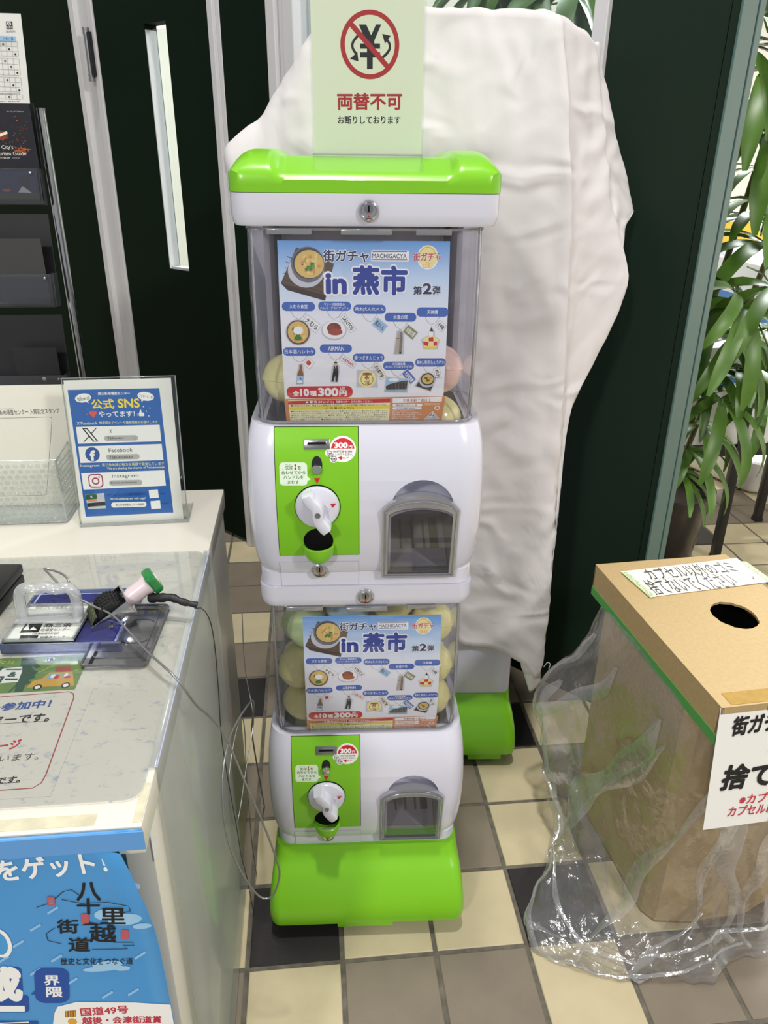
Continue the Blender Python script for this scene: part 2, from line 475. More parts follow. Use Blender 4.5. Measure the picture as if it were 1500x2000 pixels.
# ------------------------------------------------------------------ print data (millimetres on each sheet)
PRINTS={
'POSTER':[
('p','orange',[-1,30,202.8,33.2,200,0,0,-0]),
('p','wood',[21.7,205,64.8,187.8,53.6,147.5,2.3,166.8]),
('p','wood2',[2.3,166.8,53.8,153.7,53.6,147.5,9.6,159.3]),
('l','wood2',0.7,[4.7,171.5,52.2,156.4],0),
('l','wood2',0.7,[6.3,177.6,53.9,161.8],0),
('l','wood2',0.7,[7.9,183.5,55.5,167.2],0),
('l','wood2',0.7,[9.4,189.5,57.2,172.6],0),
('l','wood2',0.7,[10.9,195.4,58.8,177.9],0),
('e','silver',32.2,180.1,21.1,18,0),
('e','steel',34.6,186.7,19.6,19.1,0),
('e','steel2',35.1,188,17.9,16.5,0),
('e','noodle',36.1,187.3,17.1,14.8,0),
('e','noodle2',36.3,183.8,2.5,1,3.567091765153263),
('e','noodle2',30.4,188.9,1.9,1.6,49.802875819461036),
('e','noodle3',37.9,184.2,3.5,1,115.32395545540318),
('e','noodle3',35.4,182.4,2.1,1.7,131.74104759816925),
('e','noodle2',43.8,195.3,3.3,1.3,69.82773297333479),
('e','shrimp',35.9,182.6,1.6,2,155.78715063331498),
('e','shrimp',30.2,188.9,2.7,2,152.64793588025424),
('e','meat',28.7,187.7,2,1.5,41.98053445607488),
('e','noodle2',34.9,177.8,1.5,1.7,50.477978090919365),
('e','shrimp',28.4,188.8,1.7,1.7,11.958924489490963),
('e','noodle2',44.5,191.4,2,1.3,134.44968257828327),
('e','shrimp',31.9,180.6,1.6,1,41.19649924297766),
('e','noodle3',37.4,195.1,1.7,2,52.36636580991279),
('e','noodle2',42.7,186.4,3.4,2.1,132.27803216530666),
('e','shrimp',39.3,188,2.1,1.1,117.3460682770385),
('e','noodle2',44.2,195,2,1.1,79.94560310661167),
('e','noodle3',40.5,182.8,2.1,0.9,8.063494725982546),
('e','shrimp',41.1,179.1,3.7,1.6,79.07881868418124),
('e','noodle2',38.9,177.1,1.5,1,30.36064883467756),
('e','noodle2',34.2,190.8,2.6,1.6,57.85793199818264),
('e','shrimp',47.3,185.1,3.1,1.4,177.77832922374498),
('e','noodle2',30.5,186.7,2.5,1.2,79.83037937242891),
('e','noodle3',31.8,192.4,2.5,1,45.79085905559158),
('e','noodle3',36.1,182.9,2.3,1.2,58.502532610515274),
('e','noodle2',41.2,190.7,3.6,1.4,162.1713883991103),
('e','noodle2',30.1,195.1,2.5,1,37.96583300372202),
('e','leaf',35.8,183.5,3,1.8,146.6687108248327),
('e','leaf',38.7,183.3,2.1,2,172.13023043684868),
('e','leaf',40.6,186.3,2.7,1.4,71.0639609531652),
('e','leaf',39.8,186.4,3.1,2,123.81349276255192),
('e','leaf2',37.9,182.8,3.3,1.4,0.5891448111470354),
('e','leaf',32.8,181.9,1.9,1.9,140.93455157127403),
('e','leaf',37.6,181.9,2,1.8,59.51576089350321),
('e','leaf2',41.1,185.1,1.8,1.8,20.324965178889187),
('t','街ガチャ',79,196.1,53.3,12.7,-0.4,'white',0.09),
('t','街ガチャ',79,196.1,53.3,12.7,-0.4,'navy2',0.0251),
('r','white',130.2,196.2,44.2,11.7,1.7,-0.4),
('l','navy2',0.7,[109.5,200.7,149.7,200.9],0),
('l','navy2',0.7,[109.4,192.4,150.2,192.3],0),
('t','MACHIGACYA',129.5,196.2,40,4.9,-0.4,'navy2',0.01),
('t','in',67,166.5,25.2,22.9,-0.3,'white',0.1),
('t','in',67,166.5,25.2,22.9,-0.3,'blue2',0.045),
('t','燕',102,170.1,31.9,32.5,-0.3,'white',0.085),
('t','市',135.3,170,31.2,32.5,-0.3,'white',0.085),
('t','燕',102,170.1,31.9,32.5,-0.3,'blue2',0.045),
('t','市',135.3,170,31.2,32.5,-0.3,'blue2',0.045),
('t','第',163.2,159.4,10.7,9.7,-0.3,'white',0.08),
('t','2',174.5,161.2,10.9,12.3,-0.3,'white',0.09),
('t','弾',185.6,159.8,9.5,9.6,-0.3,'white',0.08),
('t','第',163.2,159.4,10.7,9.7,-0.3,'navy2',0.03),
('t','2',174.5,161.2,10.9,12.3,-0.3,'navy2',0.04),
('t','弾',185.6,159.8,9.5,9.6,-0.3,'navy2',0.03),
('e','white',174.3,194.9,12.4,12.9,0),
('e','cream',174.3,195.3,11,11.9,0),
('l','gold',0.7,[165,198.8,165.9,200.9,167.2,202.8,168.8,204.3,170.8,205.3,172.9,205.8,175.1,205.8,177.2,205.2,179.2,204.2,180.9,202.7,182.3,200.8,183.3,198.7],0),
('t','街ガチャ',173.3,195.3,32.1,8.8,-0.4,'white',0.06),
('t','街ガチャ',173.3,195.3,32.1,8.8,-0.4,'crimson',0.02),
('t','MACHIGACYA',178.9,199,17.8,1.3,-0.4,'crimson',0),
('l','gold',0.5,[169.7,183.9,169.6,187.5,172.4,187.5,172.5,183.9],1),
('l','gold',0.5,[172.9,183.8,172.8,189.7,175.5,189.7,175.7,183.8],1),
('l','gold',0.5,[176.7,183.8,176.5,188.8,179.3,188.8,179.4,183.8],1),
('r','pill',21.9,141.2,39.2,10.2,5.2,-0.2),
('t','大むら食堂',21.9,141.2,21.6,4.7,-0.2,'white',0.01),
('r','pill',64.8,141.6,39,10.4,5.2,-0.2),
('r','pill',106.3,138.2,38.6,10.4,5.2,-0.2),
('t','燕太(えんた)くん',106.3,138.2,34.8,4.7,-0.2,'white',0.01),
('r','pill',143.3,129.3,38.1,10.2,5.2,-0.2),
('t','水道の塔',143.3,129.3,17.2,4.8,-0.2,'white',0.01),
('r','pill',181.6,135.1,38.4,10.7,5.1,-0.2),
('t','天神講',181.6,135.1,12.8,4.7,-0.2,'white',0.01),
('r','pill',20.9,89.1,39.6,10,5.3,-0),
('t','日本酒ハレトケ',20.9,89.1,35.7,5,-0,'white',0.01),
('r','pill',65.3,92.8,39.1,9.8,5.3,-0.1),
('t','AIRMAN',65.4,92.8,19.5,5,-0.1,'white',0.01),
('r','pill',105.1,81.7,38.8,10.1,5.3,-0),
('t','茶つぼまんじゅう',105.1,81.7,35,5,-0,'white',0.01),
('r','pill',142.2,71.9,38.5,10.1,5.3,0),
('r','pill',181.6,75.9,38.1,10.4,5.3,-0),
('t','釜めし松月(しょうげつ)',181.6,75.9,34.3,5,-0,'white',0.01),
('t','サントス珈琲店の',64.3,143.7,24.6,3.2,-0.2,'white',0.01),
('t','ハンバーグスパゲッティ',64.4,139.6,33.9,3.2,-0.2,'white',0.01),
('t','大河津洗堰',142.2,74.1,16.2,3.3,-0,'white',0.01),
('t','(おおこうづあらいぜき)',142,70.6,33.6,3.4,0,'white',0.01),
('l','grey',0.45,[12.4,136.1,15.9,130.3,21.9,126.7,27,129.7,31.4,135.5],0),
('l','grey',0.45,[55.7,136.4,58.6,130.4,64,126.6,69.6,130.1,74.4,136.3],0),
('l','grey',0.45,[97.3,133.1,101.1,127.2,107.3,123.6,111.7,126.9,115.3,133],0),
('l','grey',0.45,[134.6,124.3,138.2,118.5,144.1,115,148.8,118.2,152.6,124.2],0),
('l','grey',0.45,[172.9,130,176,124.2,181.3,120.6,186.5,123.8,190.6,129.7],0),
('l','grey',0.45,[11.9,84.1,15.3,79,21.2,76.4,26,78.7,30.1,84.1],0),
('l','grey',0.45,[55.9,87.9,59,82.1,64.5,78.6,69.9,81.8,74.4,87.9],0),
('l','grey',0.45,[96.1,76.6,99.4,71,105.1,67.7,109.7,70.7,113.4,76.6],0),
('l','grey',0.45,[132.6,67.1,135.9,61.5,141.6,58.4,146.5,61.2,150.4,67.1],0),
('l','grey',0.45,[172.5,70.7,176.3,65.2,182.4,62.2,187.2,64.9,191,70.7],0),
('p','silver',[32.3,132.6,49.1,119.8,41.6,110.7,24.8,123.6]),
('p','white',[32.4,131.6,48,119.6,41.5,111.7,25.8,123.7]),
('t','大むら',36.9,121.7,16.6,6.6,-37.5,'black',0.02),
('p','silver',[76.8,133.8,90.6,115.9,83.6,110.7,69.9,128.6]),
('p','white',[76.7,132.8,89.6,116.1,83.8,111.7,70.9,128.5]),
('t','SANTOS',80.2,122.3,17.8,4.7,-52.4,'black',0.02),
('p','silver',[115.6,129.5,128.6,119.5,121.4,110.5,108.4,120.6]),
('p','sky2',[115.7,128.5,127.6,119.4,121.3,111.5,109.4,120.8]),
('t','燕太くん',118.5,120.1,12.6,6.5,-37.7,'navy2',0.02),
('p','silver',[152.8,121.4,165.5,111.8,158.5,102.8,145.8,112.5]),
('p','olive',[152.9,120.4,164.4,111.7,158.4,103.8,146.8,112.6]),
('t','水道の塔',155.7,112.2,12.2,6.6,-37.4,'white',0.02),
('p','silver',[190.8,126.3,199.8,119,194.1,112,185,119.3]),
('p','white',[190.9,125.3,198.8,118.9,194,113,186,119.4]),
('t','天神講',192.4,119.2,8.5,5.1,-38.8,'black',0.02),
('p','silver',[31.1,82.1,39.3,76.1,32.9,67.5,24.6,73.6]),
('p','white',[31.2,81.1,38.3,76,32.8,68.6,25.7,73.8]),
('e','red',31.6,75.5,3,3,0),
('p','silver',[73.4,86.1,90.3,74.5,85.9,68,68.9,79.7]),
('p','white',[73.6,85.1,89.3,74.3,85.7,69.1,69.9,79.9]),
('t','AIRMAN',79.6,77.1,16,4.1,-34.5,'crimson',0.02),
('p','silver',[116.5,76.4,127.8,58.8,120,53.7,108.7,71.4]),
('p','ivory',[116.3,75.4,126.7,59,120.2,54.7,109.8,71.2]),
('t','渋谷菓子舗',118.2,65.1,16.3,5.2,-57.5,'black',0.02),
('p','silver',[153.3,68.4,165,54.6,157.7,48.2,146,62.1]),
('p','pill',[153.2,67.4,163.9,54.7,157.7,49.3,147,62]),
('t','大河津洗堰',155.5,58.3,14,5.5,-49.9,'white',0.02),
('p','silver',[192.8,70.1,196.9,56.3,189.1,54.2,185,68]),
('p','white',[192.3,69.2,196,56.9,189.6,55.1,185.9,67.4]),
('t','松月',191,62.1,10.8,4.5,-73.4,'black',0.02),
('e','silver',20.3,111.7,15,15.1,0),
('e','brown',20.3,111.7,13.9,14.1,0),
('e','noodle',20.3,112,12.3,12.4,0),
('e','shrimp',17.4,111.4,2.3,1.3,7.447726467717748),
('e','noodle2',27.2,106.7,2.4,1.3,53.44892062830934),
('e','leaf',19.2,109.1,2.3,1.3,68.6084446084759),
('e','shrimp',21.2,113.5,2.3,1.3,136.56810050902783),
('e','noodle2',23,113.4,2.3,1.3,20.601202434569377),
('e','leaf',14.5,115.5,2.3,1.3,74.86070554265314),
('e','shrimp',19.3,114.4,2.3,1.3,114.64864830981927),
('e','noodle2',24.8,112.2,2.3,1.3,143.7027967012853),
('e','shrimp',23.9,103.8,2.4,1.3,127.21054737921992),
('e','noodle3',16.1,103.7,2.4,1.3,97.5353456681735),
('e','noodle2',26.1,113.8,2.3,1.3,116.65877756571088),
('e','leaf',21.5,109.1,2.3,1.3,94.73570833819493),
('e','noodle3',15.9,110.8,2.3,1.3,64.22230199916375),
('e','noodle2',21.6,118.5,2.3,1.3,121.81200347487248),
('e','white',20.4,113.9,5.6,4.6,0),
('e','leaf',19.9,105.2,4.4,2.9,0),
('e','white',23.5,116,2.6,2,0),
('e','silver',63.5,114.2,15.2,11.4,0),
('e','white',63.6,114.8,13.8,10.3,0),
('e','meat',63.6,116.6,8.4,6.4,0),
('e','crimson2',64.9,112.4,8.8,4,0),
('e','meat2',60.8,118.1,3.6,2.6,0),
('p','silver',[139,113.4,142.6,115.5,148.4,112,148.3,85.9,135.5,85.5]),
('p','stone',[140.5,113,146,113,146.6,104.1,145.8,86.4,136.5,86.4]),
('p','stone2',[143.4,112,146,112.7,146.3,104.1,145.1,86.7,142.1,86.4]),
('l','stone2',0.8,[138.3,104.4,146.6,105.3],0),
('p','black',[142.8,88.9,145,88.9,145.1,86.4,142.9,86.4]),
('p','silver',[180.7,119.6,185.2,112.8,185.4,107.1,192,103.5,189.5,91.7,172.7,91.8,168.8,103.5,177.4,108.5]),
('p','cream',[180.9,110,184.6,107.1,191,103.1,187.3,93.2,174.2,93.2,170.3,103.1,176.7,107.1]),
('e','white',180.7,110,2.9,3.4,0),
('p','black',[181,117.8,183.4,113.1,179.1,113.1]),
('p','red',[171.3,101.5,178.3,100.4,177.7,95.7,172.6,96.6]),
('p','red',[184.1,100.4,188.7,101.4,188.6,96.5,184.6,95.7]),
('p','yellow',[172.7,95.4,188.6,95.4,187.3,92.8,173.9,92.8]),
('p','red',[178.2,105.7,183.6,106.4,184.1,101.4,178.3,101.4]),
('p','silver',[19.6,74.6,24.5,74.6,25.6,62.8,24.1,48.8,15,48.7,16.6,62.8]),
('p','brown2',[20.7,73.4,23.2,73.4,23.2,67.4,24.7,62.1,23.4,49.4,15.8,49.4,17.3,62.1,19.9,67.4]),
('p','sky2',[16.8,59.5,24.1,59.5,23.4,49.8,16,49.8]),
('e','white',19.7,52.1,3,1.8,0),
('e','pill',21,56,1.4,1.4,0),
('p','silver',[64.9,78.6,70.2,70.4,67.3,50.7,57.5,51.4,59.7,70.4]),
('e','skin',64.7,75.2,1.9,2.4,0),
('p','black',[62.9,76.7,66.5,76.7,66.5,75.2,62.9,75.2]),
('p','black',[62.3,72.2,67.1,72.5,68,64.4,66.4,51.9,64,52.2,63.9,60.6,61.6,52.2,58.9,52.5,61.2,64.3]),
('p','white',[64,72.2,65.5,72.2,64.6,69.2]),
('l','grey2',0.4,[61.3,68.9,67.9,69.5],0),
('p','silver',[91,67.1,114.8,66.2,116.9,44.6,90.1,45.3]),
('e','cream',103.2,55.6,10.8,10.7,0),
('l','brown',0.7,[110.7,55,110.3,52.6,109.1,50.5,107.2,48.8,104.9,47.9,102.5,47.7,100.1,48.3,98,49.6,96.5,51.5,95.8,53.8,95.8,56.2,96.6,58.4,98.2,60.3,100.3,61.6,102.7,62.2,105.1,62,107.4,61.1,109.1,59.5,110.3,57.4,110.7,55],1),
('t','茶',103.1,57.8,6.7,6.5,0,'brown',0.02),
('t','つぼ',103.3,51.2,6.3,5.8,0.1,'brown',0.02),
('e','meat2',103.6,62.1,6.3,1.4,0),
('p','silver',[126.7,58.6,155.8,56.1,154.3,37.7,124.7,38.7]),
('p','sky2',[127.7,57.4,154.3,55.3,153.7,47.7,126.7,48.3]),
('e','white',136.4,54.6,6.3,2,0),
('p','black2',[126.7,46.1,131.9,49.2,146.9,53,154,53.5,153,41.9,127.4,41.8]),
('p','sky3',[126.7,41.8,153,41.9,153.1,38.5,125.6,39.4]),
('l','stone2',0.4,[130.4,48.4,130.5,42.1],0),
('l','stone2',0.4,[134.6,49.2,134.7,42.1],0),
('l','stone2',0.4,[138.8,50,138.9,42.2],0),
('l','stone2',0.4,[143,50.8,143.1,42.2],0),
('l','stone2',0.4,[147.2,51.5,147.3,42.2],0),
('l','stone2',0.4,[151.4,52.3,151.5,42.2],0),
('p','silver',[172,62.1,190.7,58.1,183.8,38.5,162.7,46.2]),
('p','wood2',[172.8,61.1,189.2,57.2,183.3,40.1,164.6,46.5]),
('e','silver',178.5,53.8,10.1,9.4,0),
('e','steel2',178.9,55.1,8.6,7.9,0),
('e','noodle',179,55.1,7.1,6.1,0),
('e','leaf',179.1,53.5,2.4,1.8,0),
('e','meat',176.9,56.6,2.1,1.2,0),
('e','shrimp',182.2,56.9,1.5,1.2,0),
('r','red',44,38.9,82.8,15.2,7,0.5),
('t','全',14.4,37.3,7.9,7.5,0.1,'white',0.04),
('t','10',25,38.4,11.3,10.3,0.1,'white',0.05),
('t','種',36,37.3,8.4,7.5,0.1,'white',0.04),
('t','300',54.6,38.9,25.8,11.2,0.1,'white',0.05),
('t','円',73.1,37.2,9.4,7.8,0.1,'white',0.04),
('t','1回',72.7,44.5,5.7,2.5,0.1,'white',0.02),
('t','税込',72.6,42,5.8,2.5,0.1,'white',0.02),
('p','cream2',[4,28,132.7,30.4,131.8,0.2,5,0.3]),
('p','red',[3.4,27.2,132.7,30.2,132.5,24.7,3.7,22.5]),
('t','▲ 警 告 (けいごく)',43.3,25.7,35.7,3.6,0.1,'white',0.02),
('t','保護者の方へ 必ずお読みください。',87.2,26.2,47,3.1,0.1,'white',0.01),
('t','■小部品があります。窒息などの危険がありますので、小さなお子様には絶対に与えないでください。',68.4,21.2,122.6,2.8,0.2,'black',0.005),
('p','yellow',[4.7,19.3,132.8,20.9,132.3,16.5,5.2,14.8]),
('t','⚠ 注 意 (ちゅうい)',68.3,17.4,36.4,3.5,0.2,'black',0.02),
('t','■思わぬ事故の恐れがありますので、部品を口などに放置しないでください。■火気の近くに放置しないで',68.2,13.3,123.1,2.2,0.2,'black',0.005),
('t','ください。火傷やけがなどの原因になる恐れがあります。■塗装、変形などの原因になりますので、高温な',68.1,10.5,123.3,2.2,0.2,'black',0.005),
('t','場所には、投げ捨てしないでください。■塗装、変形したものは使用しないでください。■誤飲の恐れが',68,7.7,123.5,2.2,0.2,'black',0.005),
('t','あります。小さなお子様には絶対に与えないでください。■遊んだ後は、小さなお子様の手の届かない',67.9,4.9,123.7,2.3,0.2,'black',0.005),
('t','ところに保管してください。■本製品は改良の為、予告なく変更することがあります。',63.2,2,114.6,2.3,0.2,'black',0.005),
('p','white',[135.8,30.4,198.6,32.4,198.3,25.8,135.8,24.1]),
('t','対象年齢７歳以上',166.8,27.6,35.7,4.4,0.1,'meat2',0.01),
('r','white',154.8,21,38,3.8,1.5,0.2),
('t','素材表示 アクリル 鉄',154,21,26.4,2.5,0.2,'black',0.005),
('r','white',154.5,16.7,37.3,3.5,1.5,0.2),
('t','カプセル素材 BioPEN™',154.1,16.8,26.5,2.4,0.2,'black',0.005),
('t','発売元 株式会社Tebace',150.5,13,30.2,2.1,0.2,'white',0),
('t','住 所 〒460-0007',152.4,10.5,34.1,2.1,0.2,'white',0),
('t','愛知県名古屋市中区新栄一丁目',154.4,7.9,37.9,2.1,0.2,'white',0),
('t','お問い合わせ 平日10時〜17時',150.6,5.3,30.3,2.1,0.2,'white',0),
('t','電話 052-265-6062',152.5,2.8,34.2,2.1,0.2,'white',0),
('r','orange2',186.4,22.4,20.9,3.1,0.9,0.2),
('t','MADE IN JAPAN',186.6,22.4,18.1,1.9,0.2,'white',0),
('e','white',193.1,17,3.6,3,0),
('e','orange',193.1,17,2.6,2.1,0),
('p','white',[187.7,12.3,197.6,1.6,176.9,1]),
('p','navy2',[187.7,11,196.4,2.1,178.4,1.7]),
('p','white',[187.8,10,195.3,2.4,179.6,2.2]),
('t','PL',187.9,6.7,7,2.9,0.2,'navy2',0.03),
('t','日本玩具協会',187.7,3.8,11.8,2.2,0.2,'navy2',0.01)],
'PRICE':[
('e','white',-29.3,195.2,16.4,15.3,0),
('e','white',-40.4,184.1,5.2,4.8,0),
('e','white',-46,191.1,5.2,4.7,0),
('p','red',[-43.7,196.2,-43.3,197.9,-42.8,199.6,-42,201.1,-41,202.6,-39.8,203.9,-38.4,205.1,-37,206.1,-35.3,206.8,-33.6,207.4,-31.9,207.8,-30.1,208,-28.2,208,-26.4,207.8,-24.7,207.4,-23,206.8,-21.4,206,-19.9,205,-18.6,203.8,-17.4,202.5,-16.5,201,-15.7,199.4,-15.2,197.8,-14.9,196]),
('t','300',-31.5,199.9,16.9,6.7,-0.3,'white',0.05),
('t','円',-19.8,198.2,4.5,3.8,-0.4,'white',0.03),
('t','100円玉を3枚',-29.3,192.9,23.5,2.6,-0.4,'black2',0.01),
('t','入れてください。',-28,189.3,22.2,2.8,-0.4,'black2',0.01),
('e','black',-45.7,190.6,3.4,3.1,0),
('e','white',-45.7,190.6,2.8,2.5,0),
('t','100',-45.7,190.6,4.2,2,-0.4,'black',0.04),
('e','black',-43,187.4,3.4,3.1,0),
('e','white',-43,187.4,2.8,2.5,0),
('t','100',-43,187.4,4.2,2,-0.4,'black',0.04),
('e','black',-40.1,184.2,3.4,3.1,0),
('e','white',-40.1,184.2,2.8,2.5,0),
('t','100',-40.1,184.2,4.2,2,-0.4,'black',0.04),
('p','red',[-35.7,185.5,-30.4,187.3,-30.8,185.7,-25.8,185.3,-25.8,184.3,-30.8,184.3,-31.2,182.5]),
('l','red',0.5,[-25.3,185.1,-22.1,186],0)],
'HOWTO':[
('r','mint',-90.5,165.6,34.1,29,4.7,-0.5),
('p','mint',[-74.1,163.8,-69.4,158.6,-74.3,156.8]),
('t','やじるし',-95.9,177.4,8.6,1.5,-0.4,'black2',0),
('t','矢印',-95.5,173.4,9.6,4.7,-0.5,'green2',0.015),
('t','を',-82.8,173.4,4.5,4.5,-0.4,'green2',0.015),
('p','red',[-89.3,177.6,-86.2,177.6,-87.5,174.4,-86.4,171.2,-89.5,171.2,-88.1,174.4]),
('t','合わせてから',-90.5,167.6,29.8,4.7,-0.5,'green2',0.015),
('t','ハンドルを',-90.5,161.6,24.7,4.7,-0.5,'green2',0.015),
('t','まわす',-90.8,155.7,14.1,4.6,-0.5,'green2',0.015),
('p','grey',[-104,171,-102.5,171,-103.1,172.4])],
'ARROW':[
('p','red',[-65.3,160.5,-57.5,160.5,-61.7,152.9])],
'YEN':[
('e','red2',5.4,106,31.5,31.9,0),
('e','paper',5.4,106,26.7,27.2,0),
('p','black',[-6.3,124.4,1.5,124.5,6.7,114.8,11.9,124.7,17.5,124.8,10.2,110.2,10.2,107.4,16.3,107.5,16.4,102.8,10.2,102.7,10.2,99.3,16.4,99.4,16.4,94.5,8.5,94.4,8.5,83.7,2.3,83.6,2.3,94.3,-5.2,94.2,-5.1,99.1,2.3,99.2,2.3,102.6,-5.1,102.5,-5.1,107.2,1.9,107.3]),
('l','black',2.6,[-7.2,114.3,-9.3,112.4,-11.1,110.5,-12.4,108.6,-13.2,106.7,-13.4,104.9,-13,103,-12.1,101.1,-10.6,99.2,-8.7,97.3],0),
('p','black',[-16.2,92.9,-8,99.1,-6.9,90.7]),
('l','black',2.6,[19.1,94.5,21.4,96.4,23.5,98.3,25.2,100.2,26.3,102.1,26.8,104,26.8,105.9,26.1,107.8,24.8,109.7,23,111.5],0),
('p','black',[18.5,116.3,27.6,114.6,21.6,107.4]),
('p','red2',[-12.4,126.2,26.7,87.4,22.9,83.9,-16.3,122.8]),
('t','両替不可',5.3,52.9,71.6,16.8,0.7,'red2',0.03),
('t','お断りしております',4.8,34.8,69.5,8.1,0.6,'black',0.02)],
'SNS':[
('p','snsblue',[4,196.8,130.5,196,133.9,10.8,6.4,10.4]),
('t','燕三条地場産センター',66.9,190.1,44.4,4.3,-0.7,'white',0.02),
('e','white',23.7,184.9,11.2,6.2,8),
('p','white',[25.5,180.7,29.6,181.3,30.4,177.1]),
('t','follow us!',24.3,184.5,17,5.9,8.5,'black',0),
('e','white',110.5,184.8,11.5,6.2,-10),
('p','white',[104.2,180.9,106.9,179.1,103.6,177]),
('t','フォローしてね',110.7,184.6,19,4.2,-10.1,'black',0.005),
('t','公式',49.6,175.7,31.6,14.3,-0.7,'yellow2',0.03),
('t','SNS',85.8,175.8,30.5,13.1,-0.7,'yellow2',0.03),
('t','やってます！',67.7,160.9,50.1,8.2,-0.8,'white',0.015),
('e','coral',32.4,163.3,2.9,2.8,0),
('e','coral',37.2,163.5,2.9,2.8,0),
('p','coral',[29.7,162.7,39.8,163,34.8,156.3]),
('p','coral',[23.8,164,27.6,161.2,27,160]),
('p','coral',[27.1,169.6,29.3,168.7,28,167.2]),
('r','white',102.2,159.2,7.5,5.2,1.4,-0.8),
('p','white',[98.9,161,100.7,166,102.2,165.8,102.4,161.8,103.7,160.9]),
('r','grey',96.8,159.2,2.1,4.6,0.2,-0.8),
('e','white',105.9,170.3,0.8,0.8,0),
('e','white',114.7,168.2,0.8,0.8,0),
('e','white',109.3,163.7,0.8,0.8,0),
('e','white',112,156.7,0.8,0.8,0),
('t','X/Facebook',25,149,28.6,4.3,-0.8,'cream2',0.005),
('t','物産館のイベントや最新情報をお届けします',82.8,148.4,82.1,4.4,-0.8,'yellow3',0.005),
('p','white',[8.9,144.1,126,143.4,126.4,119.3,8.8,119.8]),
('p','white',[8.6,115.8,126.4,115.3,126.8,91.3,8.6,91.6]),
('p','white',[7.8,76.3,126.4,76.1,126.8,52.6,8.2,51.7]),
('p','black',[16.9,142.1,24.2,142,37.7,122.1,30.2,122]),
('p','white',[19.9,140.6,23.3,140.5,34.9,123.4,31.4,123.4]),
('l','black',1.2,[36.9,141.8,28.3,133.2],0),
('l','black',1.2,[17.1,122.2,26.2,131],0),
('t','X',56.3,136.2,4.1,5.8,-0.8,'black',0),
('r','grey3',70,125.9,47.4,8.1,3.7,-0.8),
('t','TJibasan',61.2,126,22,4.1,-0.8,'black',0.01),
('l','grey',0.4,[90,126,89.7,125,89,124.2,88.1,123.8,87.1,124,86.3,124.6,85.9,125.5,85.9,126.6,86.5,127.5,87.3,128.1,88.3,128.2,89.2,127.8,89.8,127,90,126],1),
('l','grey',0.6,[89.4,124.4,90.6,123.3],0),
('l','grey',0.4,[89.7,98,89.4,97,88.7,96.2,87.7,95.8,86.7,96,85.9,96.6,85.5,97.6,85.6,98.6,86.1,99.6,86.9,100.1,87.9,100.3,88.9,99.9,89.5,99.1,89.7,98],1),
('l','grey',0.6,[89,96.4,90.2,95.3],0),
('l','grey',0.4,[90.2,60.1,89.9,59,89.2,58.2,88.2,57.9,87.2,58,86.4,58.6,86,59.6,86.1,60.7,86.6,61.6,87.5,62.2,88.5,62.3,89.4,61.9,90,61.1,90.2,60.1],1),
('l','grey',0.6,[89.5,58.4,90.8,57.3],0),
('e','fbblue',27,103.6,10.2,10.6,0),
('t','f',27.1,101.8,8.2,16,-0.8,'white',0.05),
('t','Facebook',67.4,108.4,34,5.8,-0.8,'black',0),
('r','grey3',69.5,98.3,47.4,7.9,3.7,-0.8),
('t','TSbussankan',66.3,98,33.2,4.2,-0.8,'black',0.01),
('t','Instagram',21.6,86.7,26.6,4.5,-0.9,'cream2',0.005),
('t','燕三条地域の魅力を英語で発信しています',82.9,86.7,89,5,-0.9,'yellow3',0.005),
('t','We are sharing the charms of Tsubamesanjo',86.3,81,82.5,4.5,-0.9,'cream2',0.01),
('r','plum',27.1,64.2,20.8,20.5,5.3,-0.9),
('r','white',27,64.2,17.6,17,4.2,-0.9),
('e','plum',26.9,63.9,5.4,5.5,0),
('e','white',26.9,63.9,3.5,3.5,0),
('e','navy2',32.4,69.6,1.1,1.1,0),
('t','Instagram',69.7,69.3,37.8,6.5,-0.9,'black',0),
('r','grey3',69.4,59.5,47.5,8.2,3.8,-0.9),
('t','discover_tsubamesanjo',66.5,59.8,37.9,4,-0.9,'black',0.005),
('p','white',[101.1,46.9,114.4,47.5,114.7,34.8,101.3,34.3]),
('p','white',[101.9,29.9,116,30.6,116.1,18,102.2,17.5]),
('p','silver',[9.7,44.4,36.5,45.5,36.9,22.1,10.8,21.6]),
('p','dgreen',[10,44.1,25.8,44.6,26,36.8,9.9,36.3]),
('p','black2',[10.5,31.1,36.6,32.3,36.8,26.2,10.8,25.4]),
('p','salmon',[11.4,35.5,25,35.9,25.1,33.4,11.6,33]),
('t','t',18.1,40.6,3.9,4.2,-0.9,'white',0.03),
('t','ホームページも随時更新中！',68,42,55.5,4.8,-0.9,'navy3',0.02),
('t',"We're updating our web page!",69.9,35.2,50.9,4.3,-0.9,'cream2',0.01),
('r','white',70.3,26.1,51,8,3.6,-1),
('t','燕三条地場産センター物産館',71.8,26,41.5,3.8,-1,'black',0.005),
('t','日本語',120.6,40.5,7.1,3,-0.9,'navy3',0.01),
('t','English',122.8,25.4,10.7,3.3,-1,'navy3',0.01)],
'SHEET_A':[
('p','dgreen2',[-187.3,-90.1,-179.6,-91.6,-165,-106.2,-169.1,-110.5,-162.9,-121.7,-168.6,-134.5,-167.3,-151.8,-175.2,-151.1]),
('l','dgreen2',2,[-184,-92,-177.9,-106.7,-174.5,-129.6,-181.1,-151.3],0),
('p','dgreen2',[-177.9,-90.9,-167.2,-99,-174.5,-104.6]),
('p','dgreen2',[-172.5,-100.9,-162,-108.8,-169.2,-114.3]),
('p','dgreen2',[-172.3,-110.2,-161.9,-118,-169,-123.4]),
('p','dgreen2',[-171.6,-119.4,-161.3,-127.1,-168.4,-132.3]),
('p','dgreen2',[-173.2,-128.3,-163,-135.7,-170,-140.9]),
('t','行こう!!',-202.1,-97.7,18.5,5.5,-4.9,'yellow',0.02),
